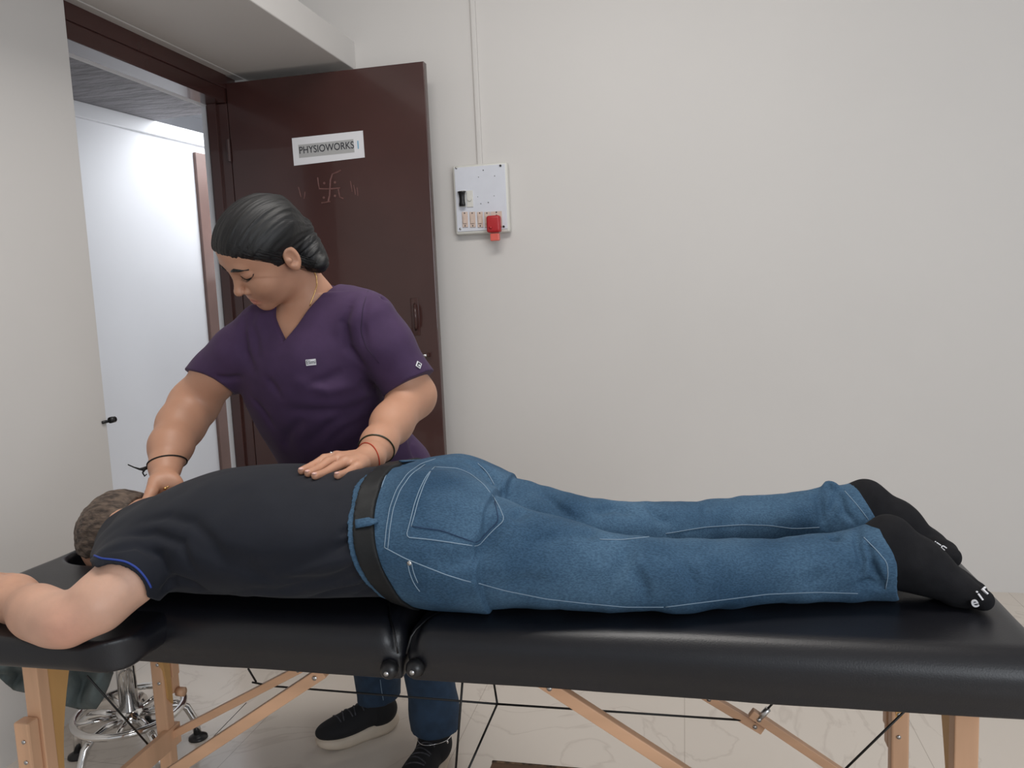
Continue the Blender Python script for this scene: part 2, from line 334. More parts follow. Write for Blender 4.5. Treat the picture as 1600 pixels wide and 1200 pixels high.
# ------------------------------------------------------------------ switch board
def onwall(u, v, dy=0.0): return at(u, v, BY - dy)
def Zs(x, y): return 700 + x / 8, 240 + y / 8
sb = thing('switch_board', 'white wall switch board with aged beige switches right of the brown door', 'switch board', tuple(onwall(753, 310)))
c0 = onwall(710, 258, 0.03); c1 = onwall(796, 364, 0.03)
bx0, bx1 = onwall(709.5, 310, 0.03)[0], onwall(795, 310, 0.03)[0]; bz1 = onwall(752, 256, 0.03)[2]; bz0 = onwall(752, 365, 0.03)[2]
bm = bmesh.new(); box(bm, (bx0, BY - 0.035, bz0), (bx1, BY, bz1), bev=0.008, seg=3); obj('back_box', bm, m_frame, sb, True)
bm = bmesh.new(); box(bm, (bx0 + 0.009, BY - 0.038, bz0 + 0.012), (bx1 - 0.009, BY - 0.034, bz1 - 0.009), bev=0.0015); obj('face_plate', bm, m_board, sb)
for p in [(105, 178), (655, 150), (155, 940), (697, 912)]:
    bm = bmesh.new(); q = onwall(*Zs(*p), 0.04); cyl(bm, q, (0, 1, 0), 0.0042, 0.004, 14); obj('screw', bm, m_blackplastic if p[0] > 600 else m_steel, sb, True)
for p, r in [((440, 208), 3), ((382, 294), 2.2), ((583, 280), 2.4), ((372, 540), 1.8), ((576, 528), 2), ((410, 626), 2.4), ((504, 611), 3)]:
    bm = bmesh.new(); cyl(bm, onwall(*Zs(*p), 0.0385), (0, 1, 0), r * 0.00075, 0.0012, 12)
    obj('screw_hole', bm, m_blackplastic, sb)
for x in (213, 308, 402, 492):
    q = onwall(*Zs(x, 825), 0.04); bm = bmesh.new(); box(bm, (q[0] - 0.0118, q[1] - 0.002, q[2] - 0.031), (q[0] + 0.0118, q[1] + 0.003, q[2] + 0.031), bev=0.0012); sw = obj('switch', bm, m_beige, sb)
    bm = bmesh.new(); box(bm, (q[0] - 0.0075, q[1] - 0.007, q[2] - 0.016), (q[0] + 0.0075, q[1] - 0.001, q[2] + 0.018), bev=0.0015); obj('rocker', bm, m_beige, sw)
    for dz in (-0.025, 0.026): bm = bmesh.new(); cyl(bm, (q[0], q[1] - 0.003, q[2] + dz), (0, 1, 0), 0.0024, 0.002, 10); obj('fixing_screw', bm, m_ink, sw)
q = onwall(*Zs(610, 825), 0.04); bm = bmesh.new(); box(bm, (q[0] - 0.024, q[1] - 0.002, q[2] - 0.031), (q[0] + 0.022, q[1] + 0.003, q[2] + 0.033), bev=0.0015); so = obj('socket', bm, m_beige, sb)
for dz in (0.017, 0.029): bm = bmesh.new(); cyl(bm, (q[0], q[1] - 0.002, q[2] + dz), (0, 1, 0), 0.003, 0.0015, 10); obj('socket_hole', bm, m_ink, so)
q = onwall(*Zs(273, 566), 0.04); bm = bmesh.new(); box(bm, (q[0] - 0.0135, q[1] - 0.002, q[2] - 0.033), (q[0] + 0.0135, q[1] + 0.003, q[2] + 0.033), bev=0.0015); cyl(bm, (q[0], q[1] - 0.004, q[2]), (0, 1, 0), 0.009, 0.006, 20); obj('socket', bm, m_frame, sb)
q = onwall(*Zs(183, 566), 0.04); bm = bmesh.new(); box(bm, (q[0] - 0.0135, q[1] - 0.002, q[2] - 0.033), (q[0] + 0.0135, q[1] + 0.003, q[2] + 0.033), bev=0.0015); obj('switch', bm, m_frame, sb)
pl = bmesh.new()
prof = [(-.030, .012), (-.022, .0125), (-.012, .0105), (0, .0102), (.012, .0108), (.022, .013), (.028, .0165)]
tube(pl, [Vector((q[0], q[1] - 0.010, q[2] + a)) for a, r in prof], [r * 1.35 for a, r in prof], 14, flat=0.75)
tag(obj('black_plug', pl, m_blackplastic, None, True), 'small black waisted plug standing on the left of the switch board', 'plug')
q = onwall(*Zs(583, 885), 0.05)
rp_ = thing('red_plug', 'red adaptor plug with pale red tip in the lower right socket of the switch board', 'plug', tuple(q))
bm = bmesh.new(); box(bm, (q[0] - 0.0285, q[1] - 0.03, q[2] - 0.034), (q[0] + 0.0285, q[1] + 0.007, q[2] + 0.034), bev=0.010, seg=4); cyl(bm, (q[0] - 0.010, q[1] - 0.031, q[2] - 0.014), (0, 1, 0), 0.006, 0.006, 16); obj('body', bm, m_red, rp_, True)
bm = bmesh.new(); box(bm, (q[0] - 0.017, q[1] - 0.018, q[2] - 0.066), (q[0] + 0.020, q[1] + 0.004, q[2] - 0.036), bev=0.003); obj('tip', bm, m_redclear, rp_)
# trunking
q0 = onwall(752, 252, 0); q1 = onwall(742, 0, 0)
bm = bmesh.new(); box(bm, (q0[0] - 0.014, BY - 0.012, bz1 - 0.002), (q0[0] + 0.006, BY, 2.95), bev=0.002); box(bm, (q0[0] - 0.0085, BY - 0.0135, bz1 - 0.002), (q0[0] + 0.0005, BY - 0.011, 2.95))
tag(obj('cable_trunking', bm, m_wall), 'cream painted cable trunking running up the wall above the switch board', 'cable cover')
#@@SDF
# ------------------------------------------------------------------ signed distance modelling
_rng = np.random.RandomState(5)
_lat = _rng.rand(32, 32, 32).astype(np.float32)
def vnoise(x, y, z, s):
    x = x * s + 100; y = y * s + 100; z = z * s + 100
    xi = np.floor(x).astype(int); yi = np.floor(y).astype(int); zi = np.floor(z).astype(int)
    fx = x - xi; fy = y - yi; fz = z - zi
    fx = fx * fx * (3 - 2 * fx); fy = fy * fy * (3 - 2 * fy); fz = fz * fz * (3 - 2 * fz)
    r = 0
    for a in (0, 1):
        for b in (0, 1):
            for c in (0, 1):
                r = r + _lat[(xi + a) % 32, (yi + b) % 32, (zi + c) % 32] * (fx if a else 1 - fx) * (fy if b else 1 - fy) * (fz if c else 1 - fz)
    return r - 0.5
def rc(a, b, ra, rb, sq=None):
    a = np.array(a, float); b = np.array(b, float); d = b - a; dd = max(float(d @ d), 1e-12)
    def fn(x, y, z):
        px, py, pz = x - a[0], y - a[1], z - a[2]
        t = np.clip((px * d[0] + py * d[1] + pz * d[2]) / dd, 0, 1)
        return np.sqrt((px - t * d[0]) ** 2 + (py - t * d[1]) ** 2 + (pz - t * d[2]) ** 2) - (ra + (rb - ra) * t)
    rm = max(ra, rb)
    return fn, np.minimum(a, b) - rm, np.maximum(a, b) + rm
def ell(c, r, R=None):
    c = np.array(c, float); r = np.array(r, float); Rm = np.eye(3) if R is None else np.array(R, float)
    def fn(x, y, z):
        px, py, pz = x - c[0], y - c[1], z - c[2]
        q = [px * Rm[0, i] + py * Rm[1, i] + pz * Rm[2, i] for i in range(3)]
        k0 = np.sqrt(sum((q[i] / r[i]) ** 2 for i in range(3))); k1 = np.sqrt(sum((q[i] / r[i] ** 2) ** 2 for i in range(3))) + 1e-9
        return k0 * (k0 - 1) / k1
    e = np.sqrt(((Rm * r[None, :]) ** 2).sum(1))
    return fn, c - e, c + e
def loft(st, ax=0, pad=0.0, p=2.0):
    """st rows: t, c1, c2, r1, r2 ; axis ax ; other two axes in order"""
    st = np.array(st, float); o = [i for i in range(3) if i != ax]
    dn = np.linspace(st[0, 0], st[-1, 0], 81); d_ = np.stack([dn] + [np.interp(dn, st[:, 0], st[:, j]) for j in range(1, 5)], 1)
    for _ in range(14): d_[1:-1, 1:] = d_[1:-1, 1:] * .5 + (d_[:-2, 1:] + d_[2:, 1:]) * .25
    st = d_; ts = st[:, 0]
    def fn(x, y, z):
        P = [x, y, z]; t = P[ax]
        tt = np.clip(t, ts[0], ts[-1])
        c1 = np.interp(tt, ts, st[:, 1]); c2 = np.interp(tt, ts, st[:, 2]); r1 = np.interp(tt, ts, st[:, 3]) + pad; r2 = np.interp(tt, ts, st[:, 4]) + pad
        a = (P[o[0]] - c1); b = (P[o[1]] - c2)
        k0 = (np.abs(a / r1) ** p + np.abs(b / r2) ** p) ** (1 / p); k1 = np.sqrt((a / r1 ** 2) ** 2 + (b / r2 ** 2) ** 2) + 1e-9
        d = k0 * (k0 - 1) / k1
        e = np.abs(t - tt)
        return np.where(e > 0, np.sqrt(np.maximum(d, 0) ** 2 + e ** 2) + np.minimum(d, 0) * 0, d)
    lo = np.zeros(3); hi = np.zeros(3)
    lo[ax] = ts[0]; hi[ax] = ts[-1]
    for j in (0, 1):
        lo[o[j]] = (st[:, 1 + j] - st[:, 3 + j]).min() - pad; hi[o[j]] = (st[:, 1 + j] + st[:, 3 + j]).max() + pad
    return fn, lo, hi
def rbox(lo, hi, r):
    lo = np.array(lo, float); hi = np.array(hi, float); c = (lo + hi) / 2; e = (hi - lo) / 2 - r
    def fn(x, y, z):
        q = [np.abs(x - c[0]) - e[0], np.abs(y - c[1]) - e[1], np.abs(z - c[2]) - e[2]]
        return np.sqrt(sum(np.maximum(a, 0) ** 2 for a in q)) + np.minimum(np.maximum(np.maximum(q[0], q[1]), q[2]), 0) - r
    return fn, lo, hi
def polyprism(pts, ylo, yhi):
    """polygon in the XZ plane extruded along Y"""
    P = np.array(pts, float)
    def fn(x, y, z):
        d = None; s = None; n = len(P)
        for i in range(n):
            a = P[i]; b = P[i - 1]; e = b - a; wx = x - a[0]; wz = z - a[1]
            t = np.clip((wx * e[0] + wz * e[1]) / (e @ e), 0, 1)
            dd = (wx - e[0] * t) ** 2 + (wz - e[1] * t) ** 2
            c1 = z >= a[1]; c2 = z < b[1]; c3 = e[0] * wz > e[1] * wx
            fl = (c1 & c2 & c3) | (~c1 & ~c2 & ~c3)
            d = dd if d is None else np.minimum(d, dd); s = fl if s is None else s ^ fl
        dd = np.where(s, -1.0, 1.0) * np.sqrt(d)
        return np.maximum(np.maximum(dd, y - yhi), ylo - y)
    return fn, np.array([P[:, 0].min(), ylo, P[:, 1].min()]), np.array([P[:, 0].max(), yhi, P[:, 1].max()])
def slv(a, b, ra, rb, c, n):
    f0, lo, hi = rc(a, b, ra, rb); n = np.array(n, float); n = n / np.linalg.norm(n)
    return (lambda x, y, z: np.maximum(f0(x, y, z), (x - c[0]) * n[0] + (y - c[1]) * n[1] + (z - c[2]) * n[2])), lo, hi
def scr(a, b, c):      # direction given by right, down and towards-viewer parts
    v = a * np.array(right) - b * np.array(up) + c * np.array(back); return v / np.linalg.norm(v)
class Field:
    def __init__(s, lo, hi, h):
        s.lo = np.array(lo, float); s.h = h; s.n = np.ceil((np.array(hi) - s.lo) / h).astype(int) + 1
        s.f = np.full(s.n, 9.0, np.float32); s.ax = [(s.lo[i] + h * np.arange(s.n[i])).astype(np.float32) for i in range(3)]
    def _sub(s, lo, hi, m):
        a = np.maximum(np.floor((np.array(lo) - m - s.lo) / s.h).astype(int), 0); b = np.minimum(np.ceil((np.array(hi) + m - s.lo) / s.h).astype(int) + 1, s.n)
        if (b <= a).any(): return None, None
        sl = tuple(slice(a[i], b[i]) for i in range(3))
        return sl, (s.ax[0][sl[0]][:, None, None], s.ax[1][sl[1]][None, :, None], s.ax[2][sl[2]][None, None, :])
    def add(s, pr, k=0.01):
        sl, P = s._sub(pr[1], pr[2], k + 3 * s.h)
        if sl is None: return s
        d = pr[0](*P).astype(np.float32); f = s.f[sl]
        if k > 0:
            h = np.maximum(k - np.abs(f - d), 0) / k; s.f[sl] = np.minimum(f, d) - h * h * k / 4
        else: s.f[sl] = np.minimum(f, d)
        return s
    def sub(s, pr, k=0.004):
        sl, P = s._sub(pr[1], pr[2], k + 3 * s.h)
        if sl is None: return s
        d = -pr[0](*P).astype(np.float32); f = s.f[sl]
        h = np.maximum(k - np.abs(f - d), 0) / k; s.f[sl] = np.maximum(f, d) + h * h * k / 4
        return s
    def cut(s, fn):
        P = (s.ax[0][:, None, None], s.ax[1][None, :, None], s.ax[2][None, None, :])
        s.f = np.maximum(s.f, fn(*P).astype(np.float32)); return s
    def disp(s, fn, band=0.02, lo=None, hi=None):
        idx = np.nonzero(np.abs(s.f) < band); x = s.ax[0][idx[0]]; y = s.ax[1][idx[1]]; z = s.ax[2][idx[2]]
        s.f[idx] += fn(x, y, z).astype(np.float32); return s
    def chain(s, pts, k=0.01, inner=0.0):
        for i in range(len(pts) - 1):
            (a, ra), (b, rb) = pts[i], pts[i + 1]; s.add(rc(a, b, ra, rb), k if i == 0 else max(inner, 0.0008))
        return s
    def val(s, P):
        q = (np.array(P) - s.lo) / s.h; i = np.floor(q).astype(int)
        if (i < 0).any() or (i + 1 >= s.n).any(): return 9.0
        t = q - i; v = s.f[i[0]:i[0] + 2, i[1]:i[1] + 2, i[2]:i[2] + 2]
        v = v[0] * (1 - t[0]) + v[1] * t[0]; v = v[0] * (1 - t[1]) + v[1] * t[1]; return float(v[0] * (1 - t[2]) + v[1] * t[2])
    def hit(s, u, v):
        r = ray(u, v); r = r / np.linalg.norm(r); hi = s.lo + s.h * (s.n - 1)
        with np.errstate(divide='ignore'):
            t1 = (s.lo - CO) / r; t2 = (hi - CO) / r
        t = max(np.minimum(t1, t2).max(), 0) + 1e-4; te = np.maximum(t1, t2).min()
        while t < te:
            d = s.val(CO + r * t)
            if d < 0:
                a = t - s.h; b = t
                for _ in range(12):
                    m_ = (a + b) / 2
                    if s.val(CO + r * m_) < 0: b = m_
                    else: a = m_
                return CO + r * b
            t += min(max(d * 0.7, s.h * 0.5), 0.03) if d < 5 else s.h * 2
        return None
    def normal(s, P):
        e = s.h; P = np.array(P); g = np.array([s.val(P + d) - s.val(P - d) for d in np.eye(3) * e]); return g / (np.linalg.norm(g) + 1e-9)
    def path(s, px, step=7.0, off=0.0):
        out = []
        for i in range(len(px) - 1):
            a = np.array(px[i], float); b = np.array(px[i + 1], float); n = max(1, int(np.linalg.norm(b - a) / step))
            for j in range(n + (1 if i == len(px) - 2 else 0)):
                p = s.hit(*(a + (b - a) * j / n))
                if p is not None:
                    if out and np.linalg.norm(p - out[-1]) > 0.06: continue
                    out.append(p + (s.normal(p) * off if off else 0))
        return out
    def fold(s, px, amp, w, pts=None):
        """amp > 0 presses a crease in, amp < 0 raises a fold; px polyline in photo pixels or 3D pts"""
        P = s.path(px, 7) if pts is None else [np.array(p) for p in pts]
        if len(P) < 2: return s
        A = np.array(P); sl, G = s._sub(A.min(0), A.max(0), 3 * w)
        if sl is None: return s
        D = None; L = len(P) - 1; NR = [s.normal(p) for p in P]
        for i in range(L):
            a = P[i]; d = P[i + 1] - a; dd = max(float(d @ d), 1e-12)
            px_, py_, pz_ = G[0] - a[0], G[1] - a[1], G[2] - a[2]
            t = np.clip((px_ * d[0] + py_ * d[1] + pz_ * d[2]) / dd, 0, 1)
            vx, vy, vz = px_ - t * d[0], py_ - t * d[1], pz_ - t * d[2]; nn = NR[i] + NR[i + 1]; nn = nn / (np.linalg.norm(nn) + 1e-9)
            q = vx ** 2 + vy ** 2 + vz ** 2 - .93 * (vx * nn[0] + vy * nn[1] + vz * nn[2]) ** 2
            tp = np.sin(np.pi * np.clip((i + t) / L, 0.02, 0.98)) ** 0.5
            v = np.exp(-q / w ** 2) * tp; D = v if D is None else np.maximum(D, v)
        s.f[sl] += (amp * D).astype(np.float32); return s
    def mesh(s, name, keep=None, smooth=1):
        f = s.f; I = f < 0; I[0] = I[-1] = False; I[:, 0] = I[:, -1] = False; I[:, :, 0] = I[:, :, -1] = False
        c = lambda a, b, d: I[a:I.shape[0] - 1 + a, b:I.shape[1] - 1 + b, d:I.shape[2] - 1 + d]
        an = c(0, 0, 0).copy(); al = an.copy()
        for a in (0, 1):
            for b in (0, 1):
                for d in (0, 1): an |= c(a, b, d); al &= c(a, b, d)
        mx = an & ~al; idx = np.argwhere(mx); vid = np.full(mx.shape, -1, np.int32); vid[mx] = np.arange(len(idx))
        V = {(a, b, d): np.clip(f[idx[:, 0] + a, idx[:, 1] + b, idx[:, 2] + d], -0.05, 0.05) for a in (0, 1) for b in (0, 1) for d in (0, 1)}
        acc = np.zeros((len(idx), 3)); cnt = np.zeros(len(idx))
        for p, vp in V.items():
            for k in range(3):
                if p[k] == 0:
                    q = list(p); q[k] = 1; vq = V[tuple(q)]; m_ = (vp < 0) != (vq < 0)
                    t = np.where(m_, vp / np.where(m_, vp - vq, 1), 0)
                    pos = np.tile(np.array(p, float), (len(idx), 1)); pos[:, k] += t
                    acc += pos * m_[:, None]; cnt += m_
        co = (idx + acc / np.maximum(cnt, 1)[:, None]) * s.h + s.lo
        F = []
        for k in range(3):
            a_, b_ = [(1, 2), (2, 0), (0, 1)][k]
            s0 = [slice(None)] * 3; s1 = [slice(None)] * 3; s0[k] = slice(0, -1); s1[k] = slice(1, None)
            A = I[tuple(s0)]; B = I[tuple(s1)]; e = np.argwhere(A != B)
            e = e[(e[:, a_] > 0) & (e[:, b_] > 0)]
            sg_ = A[e[:, 0], e[:, 1], e[:, 2]]
            def cell(da, db): q = e.copy(); q[:, a_] -= da; q[:, b_] -= db; return vid[q[:, 0], q[:, 1], q[:, 2]]
            Q = np.stack([cell(1, 1), cell(0, 1), cell(0, 0), cell(1, 0)], 1); Q[~sg_] = Q[~sg_][:, ::-1]; F.append(Q)
        F = np.concatenate(F); F = F[(F >= 0).all(1)]
        for _ in range(smooth):
            su = np.zeros_like(co); ct = np.zeros(len(co))
            for j in range(4):
                a, b = F[:, j], F[:, (j + 1) % 4]
                for q in range(3): su[:, q] += np.bincount(a, co[b, q], len(co)) + np.bincount(b, co[a, q], len(co))
                ct += np.bincount(a, minlength=len(co)) + np.bincount(b, minlength=len(co))
            co = co * 0.5 + 0.5 * su / np.maximum(ct, 1)[:, None]
        if keep is not None:
            kv = keep(co[:, 0], co[:, 1], co[:, 2]); F = F[kv[F].all(1)]
            used = np.zeros(len(co), bool); used[F.ravel()] = True; mp = np.cumsum(used) - 1; co = co[used]; F = mp[F]
        me = bpy.data.meshes.new(name); me.vertices.add(len(co)); me.vertices.foreach_set('co', co.astype(np.float32).ravel())
        me.loops.add(len(F) * 4); me.loops.foreach_set('vertex_index', F.ravel().astype(np.int32))
        me.polygons.add(len(F)); me.polygons.foreach_set('loop_start', np.arange(0, len(F) * 4, 4, dtype=np.int32))
        me.update(calc_edges=True); me.validate(); me.polygons.foreach_set('use_smooth', [True] * len(me.polygons))
        return me, co
def tint(me, co, fn):
    c = np.ones((len(me.vertices), 4), np.float32); rgb = fn(co[:, 0], co[:, 1], co[:, 2]); c[:, :3] = rgb
    at_ = me.color_attributes.new('tint', 'FLOAT_COLOR', 'POINT'); at_.data.foreach_set('color', c.ravel())
def resample(P, n):
    P = np.array(P); d = np.r_[0, np.cumsum(np.linalg.norm(np.diff(P, axis=0), axis=1))]; t = np.linspace(0, d[-1], n)
    return np.stack([np.interp(t, d, P[:, i]) for i in range(3)], 1)
#@@TABLE
# ------------------------------------------------------------------ massage table
TZ = 0.71
mt_ = thing('massage_table', 'folding black vinyl massage table on beech legs the man lies on', 'massage table', (-0.41, 1.37, 0))
TY0, TY1 = 1.078, 1.68
for i, (xa, xb) in enumerate(((-1.29, -0.431), (-0.427, 0.478))):
    F = Field((xa - .02, TY0 - .03, .60), (xb + .02, TY1 + .03, .73), 0.004)
    F.add(rbox((xa, TY0, 0.622), (xb, TY1, TZ), 0.041), 0)
    F.add(rbox((xa + .004, TY0 + .010, 0.617), (xb - .004, TY1 - .010, 0.66), 0.006), 0.012)
    if i == 0: F.sub(ell((-1.155, 1.365, 0.69), (0.095, 0.075, 0.065)), 0.02)
    F.disp(lambda x, y, z: vnoise(x, y, z, 9) * 0.003, 0.01)
    for xe, sgn in ((xb, -1),) if i == 0 else ((xa, 1),):   # upholstery corner pleat next to the centre hinge
        F.fold(None, 0.005, 0.008, pts=[(xe + sgn * .055, TY0 + .10, TZ - .001), (xe + sgn * .030, TY0 + .045, TZ), (xe + sgn * .012, TY0 + .012, TZ - .012), (xe + sgn * .004, TY0, TZ - .04)])
    me, co = F.mesh('cushion'); cu = obj('cushion', me, m_vinyl, mt_)
    sgn = -1 if i == 0 else 1; xe = xb if i == 0 else xa
    P = [(xe + sgn * .050, TY0 + .085, TZ - .0015), (xe + sgn * .028, TY0 + .035, TZ - .003), (xe + sgn * .012, TY0 + .010, TZ - .016), (xe + sgn * .005, TY0 + .001, TZ - .045)]
    bm = bmesh.new(); tube(bm, resample(P, 10), 0.0018, 6); obj('seam', bm, m_seam, cu, True)
    # wooden rail under each half
    bm = bmesh.new()
    for yy in (TY0 + 0.06, TY1 - 0.075): box(bm, (xa + .03, yy, 0.606), (xb - .03, yy + 0.022, 0.624))
    box(bm, (xa + .03, TY0 + .05, 0.60), (xa + .052, TY1 - .05, 0.621)); box(bm, (xb - .052, TY0 + .05, 0.60), (xb - .03, TY1 - .05, 0.621))
    obj('rail', bm, m_woodx, mt_)
for u, v in ((608, 1047), (648, 1045)):
    q = at(u, v, TY0 - 0.004); bm = bmesh.new()
    prof = [(0, .0145), (.006, .0148), (.012, .0125), (.016, .008), (.017, .0045)]
    tube(bm, [Vector(q) + Vector((0, .006 - a, 0)) for a, r in prof], [r for a, r in prof], 22); bu = obj('rubber_bumper', bm, m_blackplastic, mt_, True)
    bm = bmesh.new(); cyl(bm, Vector(q) + Vector((-.0, -.012, 0)), (0, 1, 0), 0.0038, 0.003, 12); obj('screw', bm, m_steel, bu, True)
# arm rest pad at the near side of the head end
F = Field((-1.36, .93, .63), (-.76, 1.16, .73), 0.004)
F.add(rbox((-1.31, .968, .653), (-.835, 1.14, .704), 0.020), 0)
def cornercut(x, y, z):   # rounded right end in plan
    cx, cy, R = -.915, 1.048, .080
    d = np.sqrt(np.maximum(x - cx, 0) ** 2 + np.maximum(cy - y, 0) ** 2) - R
    return np.where((x > cx) & (y < cy), d, -1) + 0 * z
F.cut(cornercut); F.disp(lambda x, y, z: vnoise(x, y, z, 12) * 0.002, .01)
me, co = F.mesh('armrest_pad', smooth=3); obj('armrest_pad', me, m_vinyl, mt_)
def table_leg(x, y, face, near):
    bm = bmesh.new(); box(bm, (x - .016, y - .013, 0.34), (x + .016, y + .013, 0.605), bev=.002)
    box(bm, (x - .013, y - .013, 0.30), (x + .013, y + .013, 0.345), bev=.002)
    lg = obj('leg', bm, m_wood, mt_)
    bm = bmesh.new(); box(bm, (x - .017 + face * .004, y - .041, 0.02), (x + .015 + face * .004, y - .014, 0.46), bev=.004); obj('leg_extension', bm, m_wood, lg)
    bm = bmesh.new(); cyl(bm, (x, y - .028, 0.012), (0, 0, 1), .019, .024, 18); obj('rubber_foot', bm, m_blackplastic, lg, True)
    for z in (.385, .425, .34):
        bm = bmesh.new(); cyl(bm, (x, y - .042, z), (0, 1, 0), .0038, .003, 12); obj('screw', bm, m_steel, lg, True)
    if not near: bm = bmesh.new(); cyl(bm, (x + .024, y + .0, .475 if x > 0 else .30), (1, 0, 0), .011, .018, 14); obj('knob', bm, m_wood, lg, True)
    return lg
LEGS = []
for x, y in ((-1.197, 1.175), (-1.207, 1.56), (.381, 1.175), (.381, 1.56)): LEGS.append(table_leg(x, y, -1 if x < 0 else 1, y < 1.3))
# curved plywood gussets inside the legs
for x, fx in ((-1.197, -1), (.381, 1)):
    for y, fy in ((1.195, 1), (1.54, -1)):
        bm = bmesh.new(); pr = []
        for t in np.linspace(0, 1, 10):
            pr.append((y + fy * (.015 + .07 * (1 - math.sin(t * math.pi / 2))), .60 - .30 * t))
        pts = [(y, .60)] + pr + [(y, .28)]
        quad_plate(bm, [(x - .006, a, b) for a, b in pts], (1, 0, 0), .012); obj('gusset', bm, m_ply, mt_)
# cross stretchers between leg pairs
for x in (-1.2, .381):
    bm = bmesh.new(); bar(bm, (x, 1.18, .20), (x, 1.56, .20), .05, .014, (1, 0, 0)); obj('stretcher', bm, m_wood, mt_)
# diagonal braces
def brace(a, b, w=.021):
    bm = bmesh.new(); bar(bm, a, b, w, .016); o = obj('brace', bm, m_woodx, mt_)
    for p, q in ((a, b), (b, a)):
        p = Vector(p); q = Vector(q); s_ = p + (q - p).normalized() * .018
        b2 = bmesh.new(); cyl(b2, s_ + Vector((0, -.0085, 0)), (0, 1, 0), .0042, .003, 12); obj('screw', b2, m_steel, o, True)
    return o
brace(at(507, 1048, 1.19), at(262, 1210, 1.19)); brace(at(478, 1040, 1.54), at(262, 1152, 1.54), .018)
brace(at(845, 1062, 1.19), at(1092, 1222, 1.19)); brace(at(1095, 1082, 1.54), at(1192, 1140, 1.54), .018); brace(at(1173, 1113, 1.525), at(1335, 1222, 1.525), .018)
def cable(pts, r=.0022):
    bm = bmesh.new(); tube(bm, [Vector(p) for p in pts], r, 8); return obj('cable', bm, m_cable, mt_, True)
J = at(777, 1100, 1.45)
cable([at(394, 1066, 1.54), at(424, 1072, 1.54), J]); cable([J, at(1185, 1127, 1.54)])
cable([at(771, 1062, 1.5), J]); cable([J, at(726, 1215, 1.3)]); cable([at(723, 1060, 1.3), at(711, 1215, 1.3)])
cable([at(1180, 1128, 1.53), at(1230, 1075, 1.5)]); cable([at(1425, 1100, 1.4), at(1310, 1212, 1.4)]); cable([at(136, 1056, 1.35), at(248, 1182, 1.5)])
cable([at(388, 1045, 1.5), at(400, 1065, 1.54)])
cable([at(208, 1040, 1.5), at(212, 1075, 1.5)], .0018); cable([at(385, 1098, 1.7), at(325, 1160, 1.75)], .0008)
bm = bmesh.new(); tube(bm, [at(1186, 1123, 1.522), at(1200, 1108, 1.515)], .006, 10); obj('cable_ferrule', bm, m_steel, mt_, True)
# grey-green cloth hanging under the head end
def cloth():
    bm = bmesh.new(); n = 28; rows = 12; g = []
    top = [at(-30 + 200 * i / n, 1035, 1.42 + .02 * math.sin(i * .9)) for i in range(n + 1)]
    bot = []
    for i in range(n + 1):
        u = -30 + 200 * i / n; v = 1046 + (u + 30) * .33 + 10 * math.sin((u + 30) / 200 * math.pi)
        if u > 150: v = 1108 - (u - 150) * 2.6
        bot.append(at(u, v, 1.44 + .025 * math.sin(i * .9 + .4)))
    for j in range(rows + 1): g.append([bm.verts.new(Vector(top[i]).lerp(Vector(bot[i]), j / rows) + Vector((0, .01 * math.sin(j * .6 + i * .5), 0))) for i in range(n + 1)])
    for j in range(rows):
        for i in range(n): bm.faces.new((g[j][i], g[j][i + 1], g[j + 1][i + 1], g[j + 1][i]))
    o = obj('hanging_cloth', bm, m_cloth_g, None, True)
    md = o.modifiers.new('s', 'SOLIDIFY'); md.thickness = .004
    return o
tag(cloth(), 'grey green cloth hanging behind the near left table leg', 'cloth')
# ------------------------------------------------------------------ chrome stool
SX, SY = -1.478, 1.735
st = thing('rolling_stool', 'round chrome stool base with foot ring behind the left table legs', 'stool', (SX, SY, 0))
bm = bmesh.new(); cyl(bm, (SX, SY, .30), (0, 0, 1), .024, .34, 28); obj('column', bm, m_chrome, st, True)
bm = bmesh.new(); cyl(bm, (SX, SY, .115), (0, 0, 1), .034, .05, 28); obj('hub', bm, m_chrome, st, True)
bm = bmesh.new(); tube(bm, [(SX + .135 * math.cos(a), SY + .135 * math.sin(a), .135) for a in np.linspace(0, 2 * math.pi, 49)[:-1]], .0095, 10, closed=True); obj('foot_ring', bm, m_chrome, st, True)
for k in range(5):
    a = 2 * math.pi * k / 5 + 3.26; c, s_ = math.cos(a), math.sin(a)
    bm = bmesh.new(); tube(bm, [(SX + c * r, SY + s_ * r, z) for r, z in ((.02, .118), (.08, .125), (.115, .118), (.140, .100), (.157, .06), (.163, .012))], .0105, 12)
    lg = obj('leg', bm, m_chrome, st, True)
    bm = bmesh.new(); tube(bm, [(SX + c * .163, SY + s_ * .163, 0), (SX + c * .163, SY + s_ * .163, .006), (SX + c * .163, SY + s_ * .163, .014)], [.026, .025, .012], 22); obj('foot_disc', bm, m_blackplastic, lg, True)
for k in range(5):
    a = 2 * math.pi * k / 5 + 3.26 + .63; c, s_ = math.cos(a), math.sin(a)
    bm = bmesh.new(); tube(bm, [(SX + c * .03, SY + s_ * .03, .125), (SX + c * .13, SY + s_ * .13, .134)], .007, 10); obj('spoke', bm, m_chrome, st, True)
bm = bmesh.new(); tube(bm, [(SX, SY, z) for z in (.455, .462, .475, .51, .525, .532)], [.12, .158, .168, .168, .158, .12], 32); obj('seat', bm, m_vinyl, st, True)
